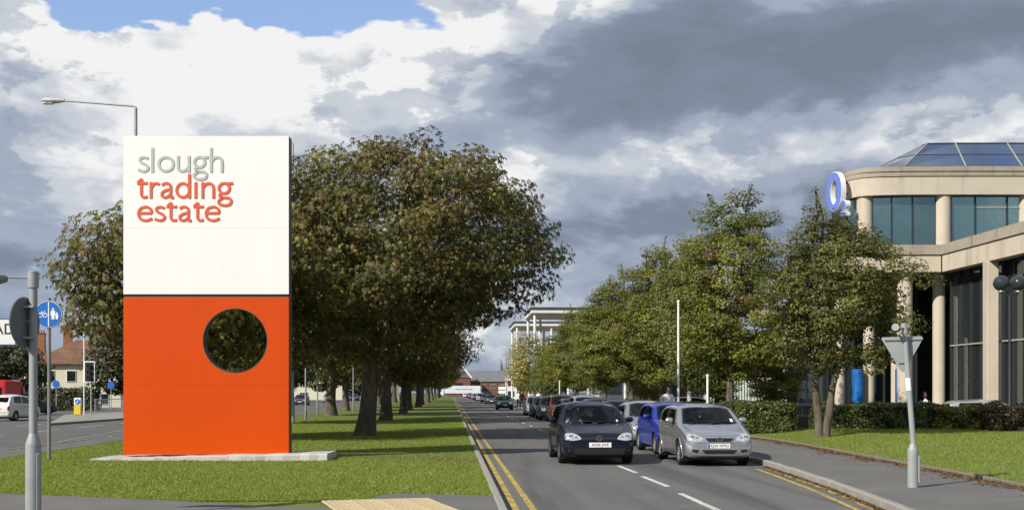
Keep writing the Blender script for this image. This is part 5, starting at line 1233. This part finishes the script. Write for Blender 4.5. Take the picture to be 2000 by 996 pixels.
# twin globe lamp
M['globe'] = pmat('globe', (.03, .035, .045), .05, 0, .5); gp = XY(1972, 44.4, -.15)
gl = thing('globe_lamp', 'dark post with twin glass globes in front of the wing glazing', 'street lamp', gp, -YAW)
MB().lathe([(.09, 0), (.09, .7), (.055, .8), (.05, 5.6)], 14).build('post', M['frame_dark'], gl, True)
MB().tube([(-.33, 0, 5.75), (-.3, 0, 5.6), (.3, 0, 5.6), (.33, 0, 5.75)], .03, 8).build('crossbar', M['frame_dark'], gl, True)
for x in (-.33, .33):
    g_ = MB().lathe([(.3*math.sin(a)+.001, 6.05-.3*math.cos(a)) for a in np.linspace(.1, math.pi, 12)], 20, (x, 0, 0)).build('globe', M['globe'], gl, True)
    MB().lathe([(.12, 5.72), (.1, 5.86)], 12, (x, 0, 0)).build('globe_cap', M['galv'], g_, True)
# pale corrugated screen behind the car park
M['corrugated'] = pmat('corrugated', (.44, .49, .44), .55, 0, .4, .08, 2)
sc_ = thing('corrugated_screen', 'pale green corrugated metal screen behind the car park trees', 'screen', XY(1490, 78, -.15), -YAW)
for k in range(5):
    b = MB(); N_ = 34
    for i in range(N_+1):
        x = -4.0+1.62*k+1.6*i/N_; yy = .05*math.sin(i*math.pi/2)
        b.V += [(x, yy, 0), (x, yy, 2.75)]
    b.F = [(2*i, 2*i+2, 2*i+3, 2*i+1) for i in range(N_)]; b.build('metal_sheet', M['corrugated'], sc_)
for k in range(6): MB().box((-4.01+1.62*k, .1, 1.4), (.08, .12, 2.8)).build('post', M['galv'], sc_)
MB().box((.05, .1, 2.8), (8.3, .2, .12)).build('cap_rail', M['stone'], sc_)
# low glazed block further back
lb = thing('office_block', 'dark brick office block behind the planting strip trees', 'building', XY(1395, 100, -.15), -YAW)
M['brick'] = layered('brick', [((.16, .075, .05),), ((.11, .05, .035), 3, .45, .7), ((.22, .12, .085), 20, .5, .75)], .9, .2, 60)
MB().box((0, 6, 3.2), (11, 12, 6.4)).build('wall', M['brick'], lb); MB().box((0, 6, 6.55), (11.5, 12.5, .3)).build('roof', M['frame_dark'], lb)
for k in range(4):
    for z in (1.7, 4.8):
        w_ = MB().box((-3.75+2.5*k, -.02, z), (1.7, .1, 1.5)).build('window', M['glass_dark'], lb); MB().box((-3.75+2.5*k, -.08, z), (.07, .06, 1.5)).build('mullion', M['frame_pale'], w_); MB().box((-3.75+2.5*k, -.1, z-.8), (1.9, .2, .09)).build('sill', M['stone'], w_)

# ------------------------------------------------------------------ white portico building
M['portico'] = pmat('portico', (.66, .66, .62), .6, 0, .4, .04, .4)
pb_ = thing('portico_building', 'tall white office portico of thin flat canopies on slim columns', 'building', (0, 0, .0), 0)
for k, (xl, y0, y1, zt) in enumerate(((12.0, 170, 186, 14.2), (12.1, 217, 236, 15.0))):
    MB().prism([(xl, y0), (xl+26, y0), (xl+26, y1), (xl, y1)], zt-.75, zt-.1).build('canopy', M['portico'], pb_)
    MB().prism([(xl-.25, y0-.25), (xl+26.3, y0-.25), (xl+26.3, y1+.3), (xl-.25, y1+.3)], zt-.095, zt+.06).build('canopy_edge', M['frame_dark'], pb_)
    for x, y in ((xl+.5, y0+.6), (xl+.5, y1-.6), (xl+7, y0+.6), (xl+14, y0+.6), (xl+7, y1-.6)):
        MB().lathe([(.22, -.42), (.22, zt-.76)], 12, (x, y, 0)).build('column', M['portico'], pb_, True)
MB().prism([(25.5, 192), (46, 192), (46, 214), (25.5, 214)], -.42, 12.2).build('wall', M['portico'], pb_)
for z in (1.5, 5, 8.5):
    for k in range(6): MB().box((27.4+3.2*k, 191.96, z+.9), (2.5, .12, 2.1)).build('window', M['glass_dark'], pb_)
    for k in range(4): MB().box((25.46, 194.5+5*k, z+.9), (.12, 3.8, 2.1)).build('window', M['glass_dark'], pb_)
b = MB(); b.tube([(13.4, 182, -.4), (14.1, 183, 9), (14.3, 183.2, 13.4)], .16, 8); b.build('raking_strut', M['portico'], pb_, True)
b = MB(); b.tube([(15.0, 182, -.4), (14.5, 183, 9), (14.32, 183.3, 13.4)], .16, 8); b.build('raking_strut', M['portico'], pb_, True)
# ------------------------------------------------------------------ far buildings
M['slate'] = layered('slate', [((.13, .135, .15),), ((.17, .175, .19), .5, .45, .7)], .8, 0); M['tile'] = layered('tile', [((.16, .085, .055),), ((.22, .125, .08), .8, .45, .7), ((.10, .06, .045), 4, .5, .7)], .9, .3, 12)
M['render_cream'] = layered('render_cream', [((.72, .69, .55),), ((.64, .61, .48), .7, .5, .8)], .85, .1, 20)
M['pebble'] = layered('pebble', [((.26, .24, .21),), ((.33, .31, .27), 6, .45, .7)], .9, .2, 30)
def house(label, loc, rz, w, d, hw, hr, wallm, roofm, wins, gable=True, chim=(), cat='house', nm='house', group=None):
    t = thing(nm, label, cat, loc, rz, group); MB().box((0, d/2, hw/2), (w, d, hw)).build('wall', wallm, t)
    b = MB(); o_ = .4; gi = 0 if gable else d*.5
    b.add([(-w/2-o_, -o_, hw), (w/2+o_, -o_, hw), (w/2+o_, d+o_, hw), (-w/2-o_, d+o_, hw), (-w/2-o_+gi, d/2, hw+hr), (w/2+o_-gi, d/2, hw+hr), (-w/2-o_, -o_, hw+.12), (w/2+o_, -o_, hw+.12), (w/2+o_, d+o_, hw+.12), (-w/2-o_, d+o_, hw+.12)],
          [(3, 2, 1, 0), (0, 1, 7, 6), (1, 2, 8, 7), (2, 3, 9, 8), (3, 0, 6, 9), (6, 7, 5, 4), (8, 9, 4, 5), (7, 8, 5), (9, 6, 4)]); r_ = b.build('roof', roofm, t)
    for x, y in chim:
        c_ = MB().box((x, y, hw+hr+.1), (.95, .6, 2.4), 0, .02).build('chimney', M['brick_warm'], r_); 
        MB().box((x, y, hw+hr+1.36), (1.1, .75, .12)).build('chimney_cap', M['brick_warm'], r_)
        for q_ in (-.3, 0, .3): MB().lathe([(.11, 0), (.09, .35)], 8, (x+q_, y, hw+hr+1.42)).build('chimney_pot', M['brick_warm'], r_)
    for x, z, ww, hh in wins:
        f = MB().box((x, -.02, z), (ww, .1, hh)).build('window', M['white'], t)
        k_ = max(1, round(ww/.7))
        for q_ in range(k_): MB().box((x-ww/2+ww*(q_+.5)/k_, -.075, z), (ww/k_-.1, .02, hh-.14)).build('pane', M['glass_dark'], f)
    return t
M['brick_warm'] = layered('brick_warm', [((.30, .13, .07),), ((.22, .095, .055), 3, .45, .7)], .9, .2, 30)
house('cream rendered house with brown tiled roof and brick chimney beyond the junction', XY(150, 131, -.45), R(10), 9.5, 9, 5.3, 3.0, M['render_cream'], M['tile'], [(-3.3, 4.0, 1.8, 1.3), (-3.3, 1.5, 2.0, 1.5), (-.6, 4.0, 1.0, 1.3), (3.0, 1.4, .9, 1.3)], False, ((-1.6, 4.5),))
house('cream house end wall seen behind the garden tree left of the junction', XY(25, 138, -.45), R(6), 9, 9, 5.2, 2.9, M['render_cream'], M['tile'], [(-2.5, 4, 1.6, 1.3), (2.4, 4, 1.6, 1.3), (2.4, 1.5, 1.8, 1.4)], False, ((2.2, 4.5),))
house('grey pebble-dashed house behind the traffic signal', XY(262, 146, -.45), R(4), 10, 8, 5.2, 2.8, M['pebble'], M['tile'], [(-3, 4, 1.6, 1.3), (0, 4, 1.2, 1.3), (3, 4, 1.6, 1.3), (-3, 1.5, 1.8, 1.4)], False)
for i, px in enumerate((380, 500, 620, 735)):
    house(('cream', 'brick', 'white', 'grey')[i]+' house glimpsed between the chestnut trunks', XY(px, 215+22*i, -.45), R(8), 11, 9, 5.3, 3, (M['render_cream'], M['brick'], M['render_cream'], M['pebble'])[i], M['tile'], [(-3, 4, 1.8, 1.3), (3, 4, 1.8, 1.3), (-3, 1.5, 1.8, 1.4), (3, 1.5, 1.8, 1.4)], False, group='houses along the main road')
house('red brick block with a grey slate roof at the end of the road', XY(958, 470, -.45), -YAW, 28, 14, 6.5, 4.6, M['brick'], M['slate'], [(-11, 4.6, 2.2, 1.5), (-7, 4.6, 2.2, 1.5), (-3, 4.6, 2.2, 1.5), (1, 4.6, 2.2, 1.5), (5, 4.6, 2.2, 1.5), (9.5, 4.6, 2.2, 1.5), (-9, 1.6, 3, 1.6), (-2, 1.6, 3, 1.6), (6, 1.6, 3, 1.6)], True, cat='building', nm='brick_building')
wgb = thing('white_gable_building', 'white fronted building with a steep gable peeping past the chestnuts', 'building', XY(896, 455, -.45), -YAW)
MB().box((0, 5, 4), (9, 10, 8)).build('wall', M['brick'], wgb); MB().prism([(-5, 8), (5, 8), (0, 14.2)], -.3, 10, 'Y').build('roof', M['slate'], wgb); b = MB(); b.tube([(5.1, -.4, 7.9), (0, -.4, 14.3), (-5.1, -.4, 7.9)], .42, 4); b.build('bargeboard', M['white'], wgb)
MB().box((0, -.03, 5), (3, .1, 1.6)).build('window', M['glass_dark'], wgb)
sp_ = thing('church_spire', 'tiny distant church spire on the skyline', 'church', XY(979, 1000, -.45), 0); MB().box((0, 0, 10), (4, 4, 20)).build('tower', M['pebble'], sp_); MB().lathe([(2.2, 19.8), (.1, 31)], 8).build('spire', M['slate'], sp_)
wb2 = thing('white_kiosk', 'small white flat-roofed block in front of the golden birch', 'building', XY(998, 262, -.42), -YAW)
MB().box((0, 2, 2.9), (2.6, 4, 5.8)).build('wall', M['portico'], wb2); MB().box((0, 2, 5.88), (3.0, 4.4, .16)).build('roof', M['white'], wb2)
for z in (1.8, 4.2): MB().box((0, -.03, z), (1.5, .1, 1.2)).build('window', M['glass_dark'], wb2)
bs = thing('notice_boards', 'pair of white direction boards on posts near the brick block', 'sign', XY(981, 330, .5), -YAW)
for z in (1.3, 2.4): MB().box((0, 0, z), (2.2, .08, .85)).build('board', M['white'], bs)
for x in (-.9, .9): MB().tube([(x, .1, -.1), (x, .1, 3)], .06, 8).build('post', M['pole_grey'], bs)
# white posts by the pavement
for k, (px, yc, z0, top, lab) in enumerate(((1325, 45, .12, 590, 'slim white lamp post beside the parked cars'), (1382, 42, .12, 735, 'short white post beside the hedge'), (1045+48, 84, .12, 745, 'short white post by the pavement beside the far parked cars'))):
    p = XY(px, yc, z0); h_ = CAMH+(HZ-top)*yc/FPX-z0; t = thing('white_post', lab, 'post', p, 0)
    MB().tube([(0, 0, -.05), (0, 0, h_)], [.05, .04], 12).build('pole', M['pole_white'], t, True); MB().lathe([(.06, h_), (.06, h_+.05), (.02, h_+.08)], 12).build('cap', M['pole_white'], t, True)
# main-road posts seen between the chestnut trunks
for k, (px, yc, top) in enumerate(((597, 66, 720), (620, 80, 700), (653, 100, 715), (690, 95, 715), (735, 120, 720))):
    p = XY(px, yc, .1 if k else .11); t = thing('road_post', '%s grey post on the main road side beyond the inner chestnuts' % ORD[k], 'post', (p.x, p.y, .0 if p.x < -12.2 else .1), 0, 'grey posts along the main road')
    h_ = CAMH+(HZ-top)*yc/FPX; MB().tube([(0, 0, -.02), (0, 0, h_)], [.055, .045], 10).build('pole', M['pole_grey'], t, True); MB().lathe([(.07, 0), (.07, .5), (.056, .55)], 10).build('sleeve', M['pole_dark'], t, True)
# ------------------------------------------------------------------ traffic signal, railing, bollard, signs on the island
ip = W(172, 809, .12); ts = thing('traffic_signal', 'traffic signal with a white-edged black backing board on the island', 'traffic light', (ip.x, ip.y, .12), 0); s_ = (809-HZ)/(CAMH-.12)
def z4(py): return CAMH+(HZ-py)/s_-.12
MB().tube([(-.28, 0, -.02), (-.28, 0, z4(632))], .045, 10).build('pole', M['pole_white'], ts, True); MB().tube([(.22, 0, -.02), (.22, 0, z4(705))], .055, 10).build('pole', M['pole_grey'], ts, True)
bb_ = MB().box((.13, -.1, z4(726)), (.78, .04, 1.52), 0, .02).build('white_border', M['white'], ts); MB().box((.13, -.125, z4(726)), (.64, .03, 1.38), 0, .01).build('backing_board', M['black'], ts)
for k in range(3):
    zc = z4(726)+.42-.42*k; b = MB(); b.lathe([(.14, -.15), (.14, -.30), (.13, -.30), (.12, -.16)], 14, (.13, 0, zc), 'Y'); h_ = b.build('signal_hood', M['trim'], ts, True); MB().lathe([(.115, -.165), (.115, -.15)], 14, (.13, 0, zc), 'Y').build('lens', M['pole_dark'], h_)
bl = thing('keep_left_bollard', 'yellow and white bollard with a blue arrow disc on the island', 'bollard', (ip.x-.2, ip.y-1.6, .12), 0)
MB().box((0, 0, .33), (.5, .28, .66), 0, .04).build('lower_shell', M['plate_yellow'], bl); MB().box((0, 0, .93), (.5, .26, .53), 0, .05).build('upper_shell', M['white'], bl); MB().lathe([(.19, -.15), (.19, -.135)], 20, (0, 0, .93), 'Y').build('blue_disc', M['sign_blue'], bl)
b = MB(); stroke(b, [(.07, 1.02), (-.07, .87)], .035, -.157, -.152); stroke(b, [(-.07, .97), (-.075, .865), (.03, .865)], .035, -.1575, -.152); b.build('arrow', M['white'], bl)
rp = W(186, 808, .12); rq = W(330, 803, .12); rl = thing('guard_railing', 'grey pedestrian guard railing along the traffic island', 'railing', (rp.x, rp.y, .12), math.atan2(rq.y-rp.y, rq.x-rp.x)); LR = (rq-rp).length
for k in range(int(LR/2)+1): MB().tube([(2*k, 0, 0), (2*k, 0, 1.12)], .04, 8).build('post', M['galv'], rl, True)
for z in (1.08, .2): MB().tube([(0, 0, z), (int(LR/2)*2, 0, z)], .028, 6).build('rail', M['galv'], rl)
for k in range(int(LR/2)*8):
    if k % 8: MB().tube([(k*.25, 0, .2), (k*.25, 0, 1.08)], .012, 4).build('bar', M['galv'], rl)
for k, (px, yc, top) in enumerate(((110, 100, 743), (217, 104, 745))):
    p = XY(px, yc, -.002 if k == 0 else -.002); t = thing('small_blue_sign', ('small round blue sign on a post beyond the dark saloon', 'small round blue sign on a post beyond the guard railing')[k], 'sign', p, 0, 'small blue arrow signs'); h_ = CAMH+(HZ-top)*yc/FPX
    MB().tube([(0, 0, 0), (0, 0, h_)], .04, 8).build('pole', M['pole_grey'], t, True); MB().lathe([(.32, -.06), (.32, -.045)], 20, (0, 0, h_-.3), 'Y').build('disc', M['sign_blue'], t)

# ------------------------------------------------------------------ people
CL = {k: pmat('cloth_'+k, c, .85, 0, .2, .12, 8) for k, c in dict(white=(.72, .72, .72), black=(.02, .02, .022), navy=(.025, .03, .06), grey=(.16, .16, .17), red=(.28, .06, .05), beige=(.4, .33, .24), olive=(.10, .10, .06)).items()}
SK = {'light': pmat('skin_light', (.48, .28, .20), .55), 'dark': pmat('skin_dark', (.075, .04, .028), .5)}
HR = {'dark': pmat('hair_dark', (.02, .015, .012), .6), 'brown': pmat('hair_brown', (.09, .05, .03), .6), 'blond': pmat('hair_blond', (.32, .22, .11), .6)}
def person(label, loc, rz, h=1.75, top='white', legs='black', skin='light', hair='brown', pose='walk', jacket=None, group=None, step=.2):
    k = h/1.75; J = {}; E = []; RD = {}
    def v(n, x, y, z, r, par=None, ry=None):
        J[n] = (x*k, y*k, z*k); RD[n] = (r*k, (ry or r)*k)
        if par: E.append((par, n))
    lean = .03 if pose == 'walk' else 0
    v('pelvis', 0, 0, .95, .165, None, .115); v('waist', 0, -lean*.3, 1.10, .145, 'pelvis', .10); v('chest', 0, -lean, 1.30, .175, 'waist', .115); v('neckb', 0, -lean, 1.45, .07, 'chest'); v('neck', 0, -lean-.01, 1.51, .055, 'neckb'); v('jaw', 0, -lean-.03, 1.575, .068, 'neck', .08); v('head', 0, -lean-.02, 1.66, .082, 'jaw', .1); v('crown', 0, -lean-.01, 1.725, .055, 'head', .07)
    v('nose', 0, -lean-.115, 1.635, .014, 'head')
    for s, nm in ((1, 'L'), (-1, 'R')):
        v('sh'+nm, s*.185, -lean, 1.42, .062, 'chest'); 
        if pose == 'walk': sw = s*step*.8; el = (s*.24, -lean+sw*.5, 1.15); wr = (s*.235, -lean+sw-.08, .93)
        elif pose == 'sit': el = (s*.25, -.12, 1.13); wr = (s*.15, -.40, 1.20)
        elif pose == 'hold': el = (s*.26, .02, 1.15); wr = (s*.10, -.26, 1.17)
        else: el = (s*.245, .02, 1.15); wr = (s*.245, -.02, .92)
        v('el'+nm, *el, .045, 'sh'+nm); v('wr'+nm, *wr, .032, 'el'+nm); d = Vector(wr)-Vector(el); d.normalize(); pm = Vector(wr)+d*.07; v('pa'+nm, *pm, .036, 'wr'+nm, .02)
        st = -s*step if pose == 'walk' else 0
        if pose == 'sit':
            v('hip'+nm, s*.095, -.05, .93, .095, 'pelvis'); v('kn'+nm, s*.14, -.46, 1.0, .065, 'hip'+nm); v('an'+nm, s*.14, -.72, .66, .045, 'kn'+nm); v('to'+nm, s*.14, -.90, .70, .038, 'an'+nm); continue
        v('hip'+nm, s*.095, 0, .88, .095, 'pelvis'); v('kn'+nm, s*.10, st*.45-.03, .50, .062, 'hip'+nm); v('an'+nm, s*.105, st*1.15+.04, .10, .042, 'kn'+nm); v('he'+nm, s*.105, st*1.15+.05, .05, .042, 'an'+nm); v('to'+nm, s*.115, st*1.15-.13, .04, .036, 'he'+nm)
    names = list(J); me = bpy.data.meshes.new('skeleton'); me.from_pydata([J[n] for n in names], [(names.index(a), names.index(c)) for a, c in E], []); o = bpy.data.objects.new('skeleton', me); COL.objects.link(o)
    md = o.modifiers.new('skin', 'SKIN'); md.use_smooth_shade = True
    for i, n in enumerate(names):
        sv = me.skin_vertices[0].data[i]; sv.radius = RD[n]; sv.use_root = (n == 'pelvis')
    ss = o.modifiers.new('sub', 'SUBSURF'); ss.levels = ss.render_levels = 1
    bpy.context.view_layer.update(); ev = o.evaluated_get(bpy.context.evaluated_depsgraph_get()); bm = bmesh.new(); bm.from_mesh(ev.to_mesh()); bpy.data.objects.remove(o)
    # fingers rooted in the palms
    fb = MB()
    for nm, s in (('L', 1), ('R', -1)):
        pm, wr = Vector(J['pa'+nm]), Vector(J['wr'+nm]); d = (pm-wr).normalized(); ac = Vector((0, 1, 0)); ac = (ac-d*ac.dot(d)).normalized(); nn = d.cross(ac)
        for q in range(4):
            b0 = pm+ac*(.027-.018*q)*k; ln = (.075, .085, .08, .062)[q]*k; fb.tube([b0, b0+d*ln*.55, b0+d*ln*.9+nn*s*-.02*k], [.009*k, .0085*k, .006*k], 5)
        b0 = pm-d*.03*k-ac*.03*k*-1; fb.tube([b0, b0+(d*.6+ac*.6)*.045*k, b0+(d+ac*.3)*.06*k], [.010*k, .009*k, .007*k], 5)
    m2 = bpy.data.meshes.new('f'); m2.from_pydata(fb.V, [], fb.F); bm.from_mesh(m2)
    me = bpy.data.meshes.new('body'); 
    mats = [CL[legs], CL[jacket or top], SK[skin], CL['black'], CL[top]]
    wl, wr_ = Vector(J['wrL']), Vector(J['wrR'])
    for f in bm.faces:
        c = f.calc_center_median(); z = c.z/k; hand = min((c-wl).length, (c-wr_).length, (c-Vector(J['paL'])).length-.05, (c-Vector(J['paR'])).length-.05) < .05*k and abs(c.x) > .05
        f.smooth = True
        if z > 1.50: f.material_index = 2
        elif hand: f.material_index = 2
        elif z < .085: f.material_index = 3
        elif pose == 'sit' and z < 1.05 and c.y < -.02 and c.y > -.33 and abs(c.x) < .2*k: f.material_index = 0
        elif z < .96 and abs(c.x) < .21*k: f.material_index = 0
        elif jacket and abs(c.x) < .055*k and c.y < -.05*k and z > 1.05: f.material_index = 4
        else: f.material_index = 1
    bm.to_mesh(me); bm.free(); 
    root = thing('person', label, 'person', loc, rz, group)
    for m in mats: me.materials.append(m)
    bo_ = bpy.data.objects.new('body', me); COL.objects.link(bo_); bo_.parent = root
    b = MB(); N_ = 14
    for i, a in enumerate(np.linspace(0.02, 1.75, 7)):
        for j in range(N_):
            t = 2*math.pi*j/N_; fr = -math.sin(t); r_ = math.sin(min(a, 1.57)); zz_ = math.cos(a)
            if fr > .3 and a > .95: zz_ = math.cos(.95); r_ = math.sin(.95)
            b.V.append((.088*r_*math.cos(t)*k, (.107*r_*math.sin(t)-lean-.005)*k, (1.655+.115*zz_)*k))
    b.F = [(i*N_+j, i*N_+(j+1) % N_, (i+1)*N_+(j+1) % N_, (i+1)*N_+j) for i in range(6) for j in range(N_)]+[tuple(range(N_))]; b.build('hair', HR[hair], root, True)
    return root
PG = 'people walking in a group on the pavement'
p = XY(1304, 45); person('person in a white shirt holding papers beside the slim white lamp post', (p.x, p.y, .12), R(10), 1.82, 'white', 'black', 'light', 'dark', 'hold')
p = XY(1103, 76); person('person in a white shirt walking on the pavement behind the burgundy car', (p.x, p.y, .12), R(180), 1.76, 'white', 'navy', 'light', 'dark')
p = XY(1807, 45.6); person('person in a dark suit and white shirt near the office entrance', (p.x, p.y, -.15), R(-10), 1.86, 'white', 'navy', 'dark', 'dark', 'stand', 'black')
for px, yc, top, leg, hr_, lab, rz in ((1013, 108, 'white', 'black', 'blond', 'fair-haired person in white top leading the walking group', 0), (1019, 106, 'black', 'black', 'dark', 'person all in black in the walking group', 5), (1026, 110, 'red', 'grey', 'brown', 'person in a dull red top in the walking group', -5), (1033, 112, 'white', 'navy', 'brown', 'brown-haired person in white shirt inside the walking group', 8), (1040, 109, 'beige', 'black', 'dark', 'person in a beige top at the back of the walking group', 0), (1052, 107, 'white', 'grey', 'dark', 'person in white shirt and grey trousers behind the walking group', 175)):
    p = XY(px, yc); person(lab, (p.x, p.y, .12), R(rz), 1.72, top, leg, 'light', hr_, 'walk', None, PG)
p = XY(972, 190); person('person in olive clothes standing on the grass far up the road', (p.x, p.y, .12), R(30), 1.78, 'olive', 'olive', 'light', 'dark', 'stand')

person('driver in a pale top at the wheel of the navy hatchback', (3.47-.36, 26.75+1.12+1.02, -.40), 0, 1.72, 'white', 'grey', 'light', 'dark', 'sit')
